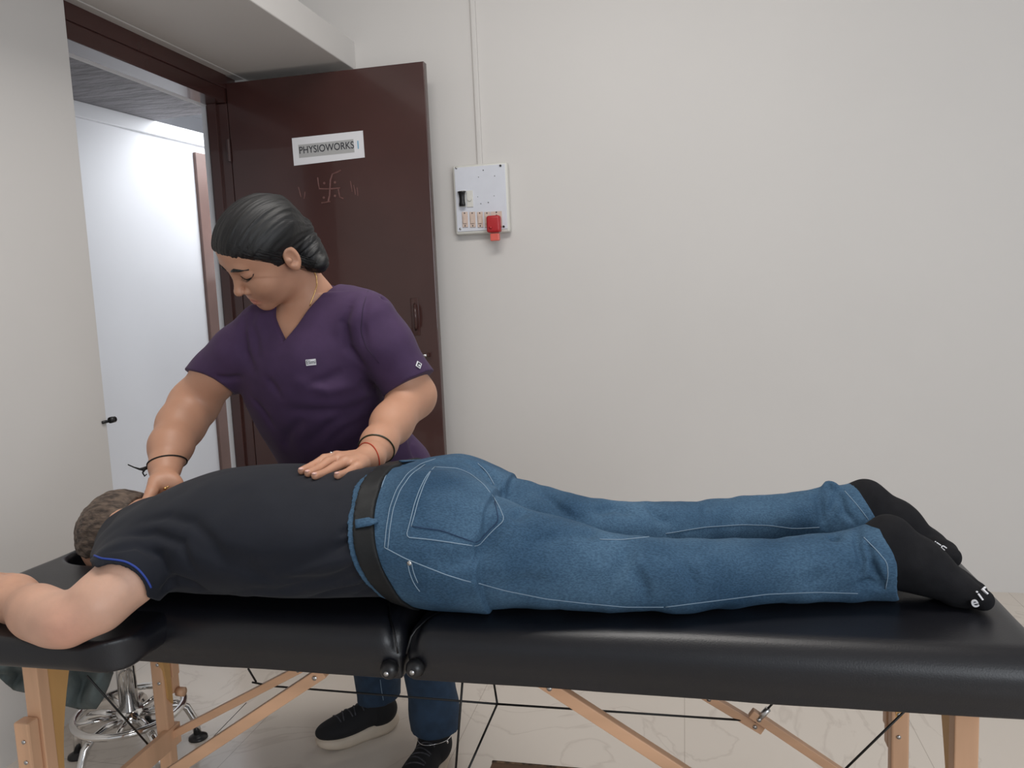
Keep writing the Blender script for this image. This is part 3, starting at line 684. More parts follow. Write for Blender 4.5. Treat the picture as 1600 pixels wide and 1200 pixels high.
# ------------------------------------------------------------------ low wooden step
a = atz(768, 1192, .22); b = atz(985, 1192, .22)
ws = thing('wooden_step', 'low worn brown wooden step on the floor in front of the woman', 'step stool', (-.28, 1.38, 0))
y1 = 1.515
bm = bmesh.new(); box(bm, (-.415, 1.24, .20), (-.128, y1, .22), bev=.002); obj('top', bm, m_oldwood, ws)
bm = bmesh.new(); box(bm, (-.416, y1 - .0, .199), (-.127, y1 + .006, .2205), bev=.001); obj('chipped_edge', bm, m_edge, ws)
for x in (-.40, -.155):
    bm = bmesh.new(); box(bm, (x, 1.26, 0), (x + .018, y1 - .02, .20), bev=.002); obj('side_panel', bm, m_oldwood, ws)
#@@MAN
# ------------------------------------------------------------------ the man lying prone
man = thing('person', 'man in dark t-shirt and blue jeans lying face down on the massage table', 'person', (-.45, 1.3, TZ))
def A(u, v, y, rpx): p = at(u, v, y); return (p, rpx * mpp(p))
def Az(u, v, z, rpx):
    p = atz(u, v, z); return (p, rpx * mpp(p))
def rest(u, v, rpx, z0=TZ + .001):
    z = z0 + .03
    for _ in range(6): p = atz(u, v, z); r = rpx * mpp(p); z = z0 + r
    return (atz(u, v, z), r)
TOR = [(-1.10, 1.30, .757, .06, .040), (-1.05, 1.285, .763, .10, .050), (-1.0, 1.27, .773, .145, .061), (-.95, 1.255, .790, .185, .077), (-.9, 1.248, .801, .2, .088), (-.8, 1.232, .813, .193, .102),
       (-.7, 1.222, .817, .188, .105), (-.6, 1.222, .813, .182, .101), (-.5, 1.235, .813, .18, .101), (-.45, 1.25, .815, .184, .104), (-.40, 1.25, .816, .185, .104)]
def tor(dr=0): return [(t, a, b, c + dr, d + dr) for t, a, b, c, d in TOR]
# arm pixels
ARM = [(np.array([-.915, 1.125, .785]), .058), A(200, 902, 1.035, 43), A(152, 944, .99, 41), Az(106, 973, .740, 34)]
FORE = [Az(106, 973, .740, 34), Az(84, 967, .740, 35.5), Az(60, 957, .740, 36), Az(22, 935, .738, 31), Az(-18, 922, .736, 26)]
H_ = .0026
B = Field((-1.36, .90, .64), (-.40, 1.64, .94), H_)
B.add(loft(tor(-.012)), .0)
B.add(rc((-1.0, 1.30, .775), (-1.11, 1.345, .752), .055, .054), .03)
hc = np.array([-1.128, 1.360, .742])
B.add(ell(hc, (.092, .076, .092)), .02); B.add(ell(hc + (.01, 0, -.045), (.06, .055, .055)), .03); B.add(rc(hc + (-.02, 0, -.09), hc + (-.028, 0, -.10), .012, .012), .01)
for s_ in (-1, 1): B.add(ell(hc + (.012, s_ * .076, -.012), (.018, .008, .028)), .006)
B.chain([(p, r * .94) for p, r in ARM], .02, .03); B.chain(FORE, .02, .03)
# near hand beyond the wrist: palm, thumb and fingers
wr = Az(-18, 922, .736, 20)[0]; hd = (Az(-60, 905, .74, 20)[0] - wr); hd /= np.linalg.norm(hd)
B.add(ell(wr + hd * .035 + (0, 0, 0.002), (.045, .040, .018)), .015)
B.chain([(Az(-12, 912, .745, 14)), (Az(18, 906, .745, 11)), (Az(40, 909, .742, 9)), (Az(43, 920, .735, 7.5))], .012, .002)
for j, (dy, ln) in enumerate(((-.028, .05), (-.010, .062), (.009, .060), (.027, .045))):
    k0 = wr + hd * .07 + np.array([0, dy, 0]); B.chain([(k0, .0095), (k0 + hd * ln * .5 + (0, 0, .004), .009), (k0 + hd * ln + (0, 0, -.008), .0075)], .004, .001)
# far arm folded under the forehead
B.chain([((-.96, 1.41, .762), .050), ((-1.03, 1.50, .755), .044), ((-1.10, 1.56, .750), .036)], .02, .004)
B.chain([((-1.10, 1.56, .750), .036), ((-1.15, 1.52, .742), .030), ((-1.18, 1.47, .735), .024)], .01, .004)
B.add(ell((-1.19, 1.44, .732), (.03, .035, .018)), .012)
for q in range(4): B.chain([((-1.205 + q * .018, 1.41, .733), .009), ((-1.205 + q * .018, 1.375, .728), .008), ((-1.205 + q * .016, 1.355, .722), .0075)], .003, .001)
B.disp(lambda x, y, z: vnoise(x, y, z, 45) * .0012, .01)
me, co = B.mesh('body')
def tm(x, y, z):
    t = np.ones((len(x), 3)); e = np.exp(-((x - co_elb[0]) ** 2 + (y - co_elb[1]) ** 2 + (z - co_elb[2]) ** 2) / .04 ** 2)[:, None]
    t = t * (1 - e * np.array([.0, .14, .16])); f_ = np.clip((-.93 - x) / .1, 0, 1)[:, None]; return t * (1 - f_ * np.array([.06, .14, .20]))
co_elb = Az(105, 988, .735, 10)[0]
tint(me, co, tm); obj('body', me, m_skin_m, man); print('man body', len(co), time.time() - T0)
# hair
Hm = Field(hc - (.13, .11, .12), hc + (.14, .11, .12), .0026)
Hm.add(ell(hc + (-.002, 0, .002), (.096, .080, .096)), 0)
Hm.cut(lambda x, y, z: (.722 - z) + .35 * np.maximum(x + 1.15, 0) * 1.4 + 0 * y)
Hm.cut(lambda x, y, z: x - (-1.085) + .0 * y + 0 * z)
Hm.disp(lambda x, y, z: vnoise(x, y, z, 60) * .004 + vnoise(x * .4, y, z, 190) * .003, .012)
me, co = Hm.mesh('hair'); obj('hair', me, m_hair_m, man)
# t-shirt
wz = lambda x, y, z: (x + .505 + .30 * (z - .86))         # waistband plane, s < 0 is above the waist
T_ = Field((-1.16, .92, .69), (-.40, 1.56, .95), .0026)
T_.add(loft(tor(0.0)), 0); T_.add(rc((-.99, 1.285, .775), (-1.055, 1.318, .760), .066, .062), .03)
adp = scr(-.50, .82, .32); hmp = at(197, 905, 1.035)
T_.add(slv(ARM[0][0], ARM[1][0], .062, .0575, hmp, adp), .025); T_.add(slv(ARM[1][0], ARM[2][0] + (ARM[2][0] - ARM[1][0]) * .5, .0575, .0560, hmp, adp), .012)
T_.chain([(ARM[0][0], .058), (np.array([-.98, 1.25, .785]), .064)], .02)
T_.chain([(np.array([-.96, 1.41, .765]), .056), (np.array([-1.02, 1.485, .757]), .050)], .03)
T_.cut(lambda x, y, z: TZ + .0005 - z + 0 * x + 0 * y)
# hollow sleeve
hem = hmp; uv_ = (ARM[2][0] - ARM[0][0]); uv_ /= np.linalg.norm(uv_); T_.sub(rc(hem + uv_ * .05, hem + uv_ * .09, .0475, .047), .002)
for px, a_, w_ in [([(225, 812), (262, 806), (300, 815), (330, 845), (350, 880)], .003, .010), ([(205, 835), (240, 832), (285, 850), (310, 890)], .003, .008),
                   ([(170, 858), (215, 850), (250, 868), (262, 900)], .003, .008), ([(250, 925), (275, 905), (300, 912), (330, 930)], .004, .009),
                   ([(280, 830), (330, 862), (400, 885), (470, 880), (540, 852), (560, 835)], .003, .014), ([(345, 880), (420, 905), (500, 908), (580, 890)], .0025, .010),
                   ([(520, 920), (570, 900), (600, 880)], .004, .008), ([(480, 935), (560, 922), (612, 900)], .004, .008), ([(430, 925), (520, 905), (590, 868)], .003, .008),
                   ([(530, 838), (552, 820), (560, 812)], .003, .006), ([(520, 858), (545, 845), (565, 838)], .003, .006), ([(560, 930), (600, 918), (630, 905)], .004, .008),
                   ([(330, 935), (400, 925), (470, 928)], -.003, .010), ([(380, 918), (470, 892), (560, 870)], -.002, .010)]:
    T_.fold(px, a_ * 2.4, w_)
T_.cut(lambda x, y, z: wz(x, y, z) - .03)
T_.disp(lambda x, y, z: vnoise(x, y, z, 14) * .005 + vnoise(x, y, z, 35) * .0012, .02)
SHIRT = T_
me, co = T_.mesh('t_shirt'); tsh = obj('t_shirt', me, m_shirt, man); print('shirt', len(co), time.time() - T0)
# blue piping on the sleeve hem
ad = adp; hem = hmp
runs = [[]]
PX = [(145, 867), (158, 873), (174, 874), (196, 877), (214, 887), (228, 903), (238, 922)]
for i_ in range(6):
    for t_ in np.linspace(0, 1, 6)[:-1]:
        p_ = T_.hit(PX[i_][0] * (1 - t_) + PX[i_ + 1][0] * t_, PX[i_][1] * (1 - t_) + PX[i_ + 1][1] * t_)
        if p_ is None: continue
        p_ = p_ + T_.normal(p_) * .0004
        if runs[-1] and np.linalg.norm(p_ - runs[-1][-1]) > .02: runs.append([])
        runs[-1].append(p_)
P = max(runs, key=len); print('runs', [len(r) for r in runs])
P = np.array(P)
if len(P) > 3:
    for _ in range(4): P[1:-1] = (P[:-2] + 2 * P[1:-1] + P[2:]) / 4
    bm = bmesh.new(); tube(bm, P, .0017, 6); obj('sleeve_piping', bm, m_blueline, tsh, True)
# jeans
J_ = Field((-.60, 1.00, .70), (.36, 1.62, .95), .0025)
PEL = [(-.56, 1.232, .813, .186, .104), (-.50, 1.238, .814, .187, .106), (-.45, 1.252, .816, .190, .107), (-.40, 1.252, .816, .190, .106), (-.35, 1.245, .808, .184, .097), (-.31, 1.24, .800, .172, .086)]
J_.add(loft(PEL), 0)
NEAR = [((-.38, 1.165, .800), .086), ((-.30, 1.17, .796), .084), ((-.22, 1.172, .784), .072), ((-.12, 1.168, .771), .059), ((-.03, 1.178, .767), .055), ((.06, 1.206, .764), .052), ((.16, 1.232, .762), .050), ((.24, 1.248, .765), .052), ((.292, 1.258, .771), .059)]
FAR = [((-.38, 1.33, .798), .085), ((-.30, 1.325, .794), .082), ((-.20, 1.30, .785), .073), ((-.10, 1.325, .774), .062), ((0, 1.385, .769), .057), ((.10, 1.443, .766), .054), ((.20, 1.478, .766), .053), ((.27, 1.492, .771), .056), ((.315, 1.498, .780), .060)]
def legc(F, pts, dr, k):
    for i in range(len(pts) - 1):
        (a, ra), (b, rb) = pts[i], pts[i + 1]
        F.add(rc(np.array(a), np.array(b), ra + dr, rb + dr), k if i == 0 else .006)
legc(J_, NEAR, 0, .05); legc(J_, FAR, 0, .05)
J_.add(ell((-.40, 1.175, .845), (.085, .075, .068)), .04); J_.add(ell((-.40, 1.325, .845), (.085, .075, .066)), .04)
J_.cut(lambda x, y, z: -wz(x, y, z)); J_.cut(lambda x, y, z: TZ + .0008 - z + 0 * x + 0 * y)
cutn = lambda x, y, z, c, n: (x - c[0]) * n[0] + (y - c[1]) * n[1] + (z - c[2]) * n[2]
J_.cut(lambda x, y, z: np.where(y < 1.375, cutn(x, y, z, (.297, 1.258, .77), (.95, 0, .22)), -1))
J_.cut(lambda x, y, z: np.where(y >= 1.375, cutn(x, y, z, (.320, 1.498, .78), (.90, 0, .43)), -1))
J_.sub(rc((.300, 1.258, .770), (.42, 1.262, .769), .041, .052), .003)
J_.sub(rc((.315, 1.498, .779), (.42, 1.50, .779), .042, .052), .003)
Z6 = lambda x, y: (540 + x / 3.2, 690 + y / 3.2)
Z7 = lambda x, y: (1200 + x / 4, 720 + y / 4)
FO = [([Z6(*p) for p in [(600, 100), (690, 130), (760, 200), (815, 290), (830, 350)]], .006, .012),     # cleft between the buttocks
      ([Z6(*p) for p in [(830, 355), (860, 365), (930, 330), (1010, 300)]], .005, .012),
      ([Z6(*p) for p in [(780, 400), (730, 470), (690, 530), (640, 560)]], .006, .014),
      ([Z6(*p) for p in [(480, 620), (600, 580), (700, 540)]], .004, .014),
      ([Z6(*p) for p in [(900, 500), (1080, 470), (1200, 480)]], .003, .012),
      ([Z6(*p) for p in [(1250, 770), (1330, 690), (1400, 600), (1420, 520)]], .005, .012),
      ([Z6(*p) for p in [(1500, 800), (1490, 720), (1450, 640)]], .004, .010),
      ([Z6(*p) for p in [(1200, 470), (1300, 410), (1380, 340)]], .005, .010),
      ([Z6(*p) for p in [(800, 720), (900, 690), (1000, 700)]], .003, .010),
      ([Z7(*p) for p in [(310, 200), (330, 300), (350, 400)]], .006, .008), ([Z7(*p) for p in [(380, 330), (420, 250), (430, 180)]], .004, .006),
      ([Z7(*p) for p in [(355, 190), (400, 150), (430, 200)]], -.008, .008), ([Z7(*p) for p in [(440, 200), (480, 320), (530, 380)]], .005, .006),
      ([Z7(*p) for p in [(490, 430), (480, 500), (500, 600), (520, 700)]], .006, .007), ([Z7(*p) for p in [(560, 430), (560, 520), (590, 620), (570, 740)]], .006, .006),
      ([Z7(*p) for p in [(530, 420), (530, 520), (560, 640), (550, 760)]], -.005, .008), ([Z7(*p) for p in [(620, 500), (650, 600), (680, 700), (720, 780)]], .006, .006),
      ([Z7(*p) for p in [(660, 560), (700, 640), (720, 720)]], -.004, .007), ([Z7(*p) for p in [(560, 790), (640, 760), (720, 790)]], .005, .006),
      ([Z7(*p) for p in [(220, 780), (280, 730), (330, 700)]], .003, .008), ([Z7(*p) for p in [(400, 500), (450, 440), (500, 400)]], .005, .008),
      ([(1110, 775), (1100, 800), (1110, 820)], .003, .008), ([(1010, 790), (1030, 810), (1050, 815)], .004, .008), ([(1060, 870), (1080, 900), (1090, 930)], .003, .010),
      ([(1150, 850), (1160, 880), (1150, 915)], .002, .010), ([(930, 800), (960, 790), (985, 800)], .005, .009), ([(845, 765), (870, 790), (900, 812)], .006, .010)]
for px, a_, w_ in FO: J_.fold(px, a_ * 2.0, w_)
J_.disp(lambda x, y, z: vnoise(x * .7, y, z, 24) * .007 + vnoise(x, y * .7, z, 55) * .0022, .02)
JE = J_
me, co = J_.mesh('jeans'); jn = obj('jeans', me, m_denim, man); print('jeans', len(co), time.time() - T0)
def stitch(F, lines, parent, m, r=.0008, name='stitching', off=.0006):
    for L_ in lines:
        P = F.path(L_, 5, off)
        if len(P) > 2:
            P = np.array(P); P[1:-1] = (P[:-2] + P[1:-1] + P[2:]) / 3
            bm = bmesh.new(); tube(bm, P, r, 5); obj(name, bm, m, parent, True)
pocket = [(445, 128), (405, 170), (370, 240), (345, 310), (318, 420), (302, 478), (420, 490), (540, 507), (660, 524), (730, 450), (795, 393), (770, 330), (740, 280)]
pocket2 = [(740, 280), (690, 215), (620, 160), (560, 135), (445, 128)]
inner = [(425, 150), (392, 215), (362, 300), (336, 400), (328, 425)]
stitch(J_, [[Z6(*p) for p in pocket], [Z6(*p) for p in pocket2], [Z6(*p) for p in inner]], jn, m_stitch)
stitch(J_, [[Z6(*p) for p in [(335, 425), (480, 445), (655, 508), (765, 395), (745, 300)]]], jn, m_stitchd, .0009, 'pocket_hem_stitching')
yk = [(450, 88), (380, 110), (310, 160), (255, 240), (222, 330), (205, 430), (195, 530)]
stitch(J_, [[Z6(*p) for p in yk], [Z6(x + 17, y + 6) for x, y in yk[1:]], [Z6(*p) for p in [(330, 97), (250, 118), (205, 160), (180, 230)]]], jn, m_stitch, name='yoke_seam')
side = [(195, 530), (300, 585), (400, 625), (500, 665), (600, 695), (680, 712), (800, 745), (1000, 785), (1200, 808), (1400, 826), (1590, 826)]
stitch(J_, [[Z6(*p) for p in side], [(1040, 948), (1120, 938), (1200, 928), (1280, 925), (1340, 927)]], jn, m_stitch, name='side_seam')
stitch(J_, [[Z6(*p) for p in [(312, 612), (322, 660), (345, 715), (372, 748)]], [Z6(*p) for p in [(330, 606), (340, 655), (362, 705)]]], jn, m_stitch, name='front_pocket_seam')
stitch(J_, [[Z6(*p) for p in [(1270, 490), (1380, 492), (1500, 480), (1600, 462)]], [(1040, 834), (1100, 824), (1160, 820), (1200, 821), (1240, 826), (1280, 824)], [Z6(*p) for p in [(660, 110), (705, 150), (735, 200), (752, 235)]]], jn, m_stitch, name='inseam')
stitch(J_, [[Z7(*p) for p in [(600, 480), (680, 560), (745, 640), (750, 720), (735, 800)]], [Z7(*p) for p in [(480, 190), (560, 280), (640, 385)]]], jn, m_stitch, name='hem_stitching')
q = J_.hit(*Z6(320, 607)); bm = bmesh.new(); nn = J_.normal(q); cyl(bm, q + nn * .0008, nn, .0034, .0024, 14); obj('rivet', bm, m_steel, jn, True)
P = J_.path([(596, 742), (578, 762), (565, 785), (559, 810), (558, 835), (563, 862), (574, 885), (590, 903)], 4, .0004)
if len(P) > 3: bm = bmesh.new(); tube(bm, resample(P, 40), .0011, 5); obj('waistband_edge', bm, m_stitch, jn, True)
# inner waist edge + belt
BL = Field((-.60, 1.00, .70), (-.38, 1.50, .96), .0025)
BL.f = np.minimum(BL.f, 9); ia = np.round((BL.lo - J_.lo) / BL.h).astype(int); BL.lo = J_.lo + ia * BL.h; BL.ax = [(BL.lo[i] + BL.h * np.arange(BL.n[i])).astype(np.float32) for i in range(3)]
BL.f = J_.f[tuple(slice(ia[i], ia[i] + BL.n[i]) for i in range(3))] - .0048; BL.n = np.array(BL.f.shape)
BL.ax = [(BL.lo[i] + BL.h * np.arange(BL.n[i])).astype(np.float32) for i in range(3)]; BL.cut(lambda x, y, z: .012 - wz(x, y, z)); BL.cut(lambda x, y, z: wz(x, y, z) - .044)
BL.cut(lambda x, y, z: TZ + .0008 - z + 0 * x + 0 * y)
me, co = BL.mesh('belt'); obj('belt', me, m_belt, man)
def ploop(u0, v0, u1, v1, wpx):
    bm = bmesh.new(); P = []
    for t in np.linspace(0, 1, 8):
        h_ = BL.hit(u0 + (u1 - u0) * t, v0 + (v1 - v0) * t)
        if h_ is None: h_ = J_.hit(u0 + (u1 - u0) * t, v0 + (v1 - v0) * t)
        if h_ is not None: P.append(h_ + np.array([0, -.0015, .0018]))
    if len(P) > 2: tube(bm, P, wpx, 8, flat=.28, updir=(0, -.75, .65))
    obj('belt_loop', bm, m_denim, jn, True)
ploop(556, 820, 595, 813, .0075)
ploop(628, 722, 660, 720, .006)
# socks
SK = Field((.20, 1.17, .70), (.52, 1.60, .90), .0022)
def foot(heel, mid, ball, toe, ankle):
    SK.chain([ankle, heel], .01, .006); SK.chain([ankle, mid], .02, .006); SK.chain([heel, mid], .02)
    for dy in (-.016, .016):
        D = np.array([0, dy, 0]); SK.chain([(mid[0] + D * .6, mid[1] * .92), (ball[0] + D, ball[1] * .9), (toe[0] + D * .9, toe[1] * .9)], .02, .008)
SK_ = 1
def nz_(u, v, rpx, y): p = at(u, v, y); return (p, rpx * mpp(p))
foot(nz_(1388, 840, 31, 1.27), nz_(1432, 882, 38, 1.268), nz_(1490, 916, 29, 1.262), rest(1530, 931, 19), (np.array([.25, 1.258, .768]), .039))
foot(nz_(1352, 781, 29, 1.51), nz_(1398, 817, 31, 1.505), nz_(1450, 850, 25, 1.50), (lambda t: (t[0], t[1]))(rest(1482, 866, 17)), (np.array([.26, 1.498, .778]), .040))
SK.cut(lambda x, y, z: TZ + .0008 - z + 0 * x + 0 * y)
SK.disp(lambda x, y, z: vnoise(x, y, z, 30) * .003, .015)
me, co = SK.mesh('socks')
for nm, kp in (('sock', lambda x, y, z: y < 1.375), ('sock', lambda x, y, z: y >= 1.375)):
    me, co = SK.mesh(nm, keep=kp); sk = obj(nm, me, m_sock, man)
    items = [('e', 1522, 940, .022, .35), ('i', 1530, 931, .022, .5), ('r', 1537, 923, .022, .7)] if kp(0, 1.2, 0) else [('i', 1464.5, 862, .017, .9), ('n', 1472, 856, .017, .9)]
    for ch, u, v, sz, ang in items:
        h_ = SK.hit(u, v)
        while ch in 'in' and u < 1500 and (h_ is None or h_[1] < 1.375) and v > 800: v -= 1; h_ = SK.hit(u, v)
        if h_ is None: continue
        n_ = SK.normal(h_); xd = scr(math.cos(ang), -math.sin(ang), 0); n_ = n_ + (2.0 if u < 1500 else .8) * np.array(back); n_ /= np.linalg.norm(n_); xd = xd - n_ * (xd @ n_)
        yd = np.cross(n_, xd); text('sock_letter', ch, m_white, frame_mtx(h_ + n_ * (.006 if u < 1500 else .003), xd, yd), sz, sk, ext=.0016)
print('man done', time.time() - T0)
#@@WOMAN

# ------------------------------------------------------------------ the standing woman
wom = thing('person', 'woman in purple scrubs leaning over the table with both hands on the man\'s back', 'person', (-.75, 1.85, 0))
# head frame: side (her left), forward, up
Fw = np.array([-.495, -.590, -.637]); Fw /= np.linalg.norm(Fw)
Up = np.array([-.14, -.68, .714]); Up -= Fw * (Up @ Fw); Up /= np.linalg.norm(Up)
Sd = np.cross(Fw, Up)      # her left or right
if Sd[0] < 0: Sd = -Sd
HC = np.array([-.8535, 1.522, 1.3225]); HS = .945
HR = np.stack([Sd, Fw, Up], 1)
def hl(s, f, u): return HC + HS * (HR @ np.array([s, f, u], float))
def hloc(P): return (np.array(P) - HC) @ HR / HS
def he(s, f, u, r): return ell(hl(s, f, u), np.array(r) * HS, HR)
def hr(a, b, ra, rb): return rc(hl(*a), hl(*b), ra * HS, rb * HS)
WS = [A(560, 520, 1.60, 0)[0]]
# torso stations (z, cx, cy, rx, ry)
def st_(v, uL, uR, y, ry, dr=0.0):
    a = at(uL, v, y); b = at(uR, v, y); c = (a + b) / 2; return (c[2], c[0], c[1], abs(b[0] - a[0]) / 2 + dr, ry + dr)
TW = sorted([st_(465, 440, 550, 1.645, .055), st_(495, 400, 585, 1.635, .078), st_(530, 384, 592, 1.63, .098), st_(570, 380, 588, 1.635, .112), st_(620, 388, 592, 1.66, .115), st_(670, 412, 612, 1.70, .112), st_(720, 444, 650, 1.75, .115), st_(780, 462, 680, 1.79, .125), st_(850, 478, 700, 1.81, .145), st_(900, 478, 705, 1.81, .15)])
RA = [A(405, 512, 1.60, 37), A(338, 585, 1.61, 34), A(303, 632, 1.61, 36), A(283, 664, 1.55, 35), A(267, 697, 1.48, 31), A(258, 728, 1.43, 24)]
LA = [A(580, 500, 1.60, 37), A(622, 572, 1.62, 31), A(644, 618, 1.64, 35), A(612, 662, 1.53, 31), A(592, 693, 1.43, 26), A(578, 716, 1.355, 21.5)]
neck0 = at(487, 476, 1.64)
Wb = Field((-1.33, 1.12, .78), (-.50, 1.93, 1.50), .0021)
Wb.add(loft([(z, cx, cy, rx - .018, ry - .016) for z, cx, cy, rx, ry in TW], ax=2), 0)
Wb.add(rc(at(450, 500, 1.635), at(545, 496, 1.63), .034, .038), .05)
RA[0] = (RA[0][0] + np.array([.008, .01, -.008]), RA[0][1] * .72); LA[0] = (LA[0][0] + np.array([-.008, .01, -.008]), LA[0][1] * .72)
Wb.chain([(hl(0, -.030, -.05), .046), (neck0, .050)], .02)
Wb.add(rc(neck0, at(462, 508, 1.615), .05, .040), .04)
# head
for p, k in [(he(0, -.002, .029, (.073, .089, .079)), 0), (he(0, .030, -.028, (.062, .066, .084)), .03), (he(0, .042, -.076, (.047, .046, .036)), .03),
             (he(0, .074, -.103, (.019, .016, .016)), .022), (he(.034, .060, -.040, (.028, .028, .030)), .02), (he(-.034, .060, -.040, (.028, .028, .030)), .02),
             (he(0, .046, .042, (.056, .048, .048)), .02)]: Wb.add(p, k)
Wb.add(hr((-.030, .084, .018), (.030, .084, .018), .010, .010), .016)
for s_ in (-1, 1): Wb.sub(he(s_ * .031, .102, .000, (.020, .014, .0125)), .014)
Wb.chain([(hl(0, .092, .004), .0075 * HS), (hl(0, .0985, -.018), .0080 * HS), (hl(0, .1085, -.034), .0096 * HS)], .009, .004)
Wb.add(he(0, .1095, -.038, (.0108, .0095, .0092)), .006)
for s_ in (-1, 1):
    Wb.add(he(s_ * .0145, .0965, -.042, (.0082, .0105, .0080)), .004)
    Wb.sub(hr((s_ * .0235, .0865, -.034), (s_ * .0255, .0800, -.052), .0012, .0012), .006)
    Wb.sub(hr((s_ * .018, .0935, .0085), (s_ * .046, .0835, .0085), .0010, .0010), .003)
    Wb.sub(he(s_ * .0075, .1015, -.0520, (.0036, .0050, .0028)), .002)
    Wb.add(he(s_ * .031, .0775, .001, (.0170, .0145, .0130)), .004)      # lowered lid
Wb.add(hr((-.012, .085, -.058), (.012, .085, -.058), .008, .008), .012)
for s_ in (-1, 1):
    Wb.chain([(hl(s_ * .023, .0800, -.0745), .0028), (hl(s_ * .012, .0905, -.0710), .0052), (hl(0, .0940, -.0705), .0052)], .005, .003)
    Wb.chain([(hl(s_ * .022, .0795, -.0765), .0026), (hl(s_ * .010, .0900, -.0820), .0062), (hl(0, .0920, -.0825), .0064)], .005, .003)
    Wb.sub(rc(hl(s_ * .025, .0815, -.0755), hl(0, .0995, -.0762), .0013, .0017), .003)
    Wb.add(he(s_ * .079, -.006, -.017, (.0095, .0185, .031)), .007)
    Wb.sub(he(s_ * .0885, -.002, -.012, (.0080, .0125, .021)), .003)
    Wb.add(he(s_ * .0835, .003, -.015, (.0045, .005, .006)), .004)
    Wb.add(he(s_ * .0835, -.003, -.037, (.0055, .008, .010)), .004)
# arms
for ch in (RA, LA): Wb.chain([(p, r * .975) for p, r in ch], .02, .026)
Wb.add(ell(LA[2][0] + np.array([.006, .012, -.004]), (.034, .034, .036)), .02)
# her left hand resting on the back
def onback(u, v, r, lift=.0):
    h_ = SHIRT.hit(u, v)
    if h_ is None:
        for dv in range(1, 40):
            h_ = SHIRT.hit(u, v + dv)
            if h_ is not None: break
    n_ = SHIRT.normal(h_); return h_ + n_ * (r * .92 + lift)
wl = LA[-1][0]
print('left wrist', wl, 'tips', onback(471, 741, .007), onback(505, 733, .007), onback(545, 738, .008))
KL = [(onback(514, 728, .009, .018), 0), (onback(520, 731, .009, .018), 0), (onback(529, 735, .009, .017), 0), (onback(543, 741, .009, .012), 0)]
FL = [[(at(526, 714, 1.288), .0092), (at(507, 717, 1.262), .0086), (at(488, 728, 1.230), .0078), (onback(472, 741, .0066), .0066)],
      [(at(530, 717, 1.276), .0095), (at(513, 722, 1.250), .0088), (at(497, 733, 1.220), .0080), (onback(482, 745, .0068), .0068)],
      [(at(540, 722, 1.264), .0094), (at(525, 729, 1.240), .0086), (at(508, 739, 1.210), .0078), (onback(493, 749, .0066), .0066)],
      [(at(558, 730, 1.256), .0090), (at(549, 735, 1.240), .0080), (at(539, 740, 1.222), .0072), (onback(528, 748, .0062), .0064)]]
pc = at(548, 722, 1.30)
Wb.add(rc(wl, at(554, 722, 1.305), LA[-1][1], .020), .015)
for k in range(4):
    Wb.add(rc(at(562, 722 + k, 1.318 - k * .010), FL[k][0][0], .0155, .0112), .012)
NAILS = [(ch[-1][0], ch[-2][0], ch[-1][1]) for ch in FL]
for ch in FL: Wb.chain(ch, .004, .002)
Wb.chain([(at(562, 718, 1.335), .013), (at(546, 717, 1.345), .0105), (at(530, 721, 1.34), .009), (at(516, 726, 1.332), .0078)], .008, .002)
# her right hand pressing beside the neck
wr_ = RA[-1][0]
pr_ = at(257, 757, 1.385)
Wb.add(rc(wr_, pr_, .029, .027), .015); Wb.add(ell(pr_ + np.array([.006, 0, -.002]), (.036, .022, .028)), .015)
Wb.chain([(at(243, 752, 1.365), .0145), (at(236, 770, 1.335), .0115), (at(230, 782, 1.315), .0098), (at(225, 793, 1.300), .0078)], .010, .003)
for k, (u0, v0, u1, v1, u2, v2, y0) in enumerate([(244, 772, 240, 786, 240, 794, 1.37), (256, 773, 256, 784, 257, 792, 1.385), (268, 768, 271, 778, 273, 786, 1.395), (277, 760, 284, 768, 287, 776, 1.405)]):
    Wb.chain([(at(u0, v0, y0), .0105), (at(u1, v1, y0 - .02), .0092), (at(u2, v2, y0 - .045), .0075)], .008, .002)
Wb.disp(lambda x, y, z: vnoise(x, y, z, 30) * .0008, .01)
print('woman field', time.time() - T0)
WB = Wb
me, co = Wb.mesh('body', smooth=1)
def tw(x, y, z):
    q = (np.stack([x, y, z], 1) - HC) @ HR / HS; t = np.ones((len(x), 3))
    lip = np.exp(-((q[:, 0] / .021) ** 4 + ((q[:, 2] + .0765) / .0085) ** 4)) * (q[:, 1] > .075)
    t *= 1 - lip[:, None] * np.array([.06, .34, .24])
    ey = np.exp(-(((np.abs(q[:, 0]) - .031) / .020) ** 2 + ((q[:, 2] + .002) / .013) ** 2)) * (q[:, 1] > .05); t *= 1 - ey[:, None] * np.array([.14, .18, .18])
    fh = np.clip((q[:, 2] - .035) / .03, 0, 1) * (q[:, 1] > 0); t *= 1 - fh[:, None] * np.array([.06, .08, .10])
    return t
tint(me, co, tw); obj('body', me, m_skin_w, wom); print('woman body', len(co), time.time() - T0)
for nm, (u, v) in dict(nose=(377, 461), earT=(449, 386), earB=(454, 420), eyeo=(397, 434), hair1=(345, 408), hair2=(383, 404), hair3=(423, 405), sb=(432, 422), brow1=(372, 424), brow2=(402, 414), nape=(482, 412), chin=(420, 480)).items():
    h_ = Wb.hit(u, v); print(nm, None if h_ is None else np.round(hloc(h_), 3), )
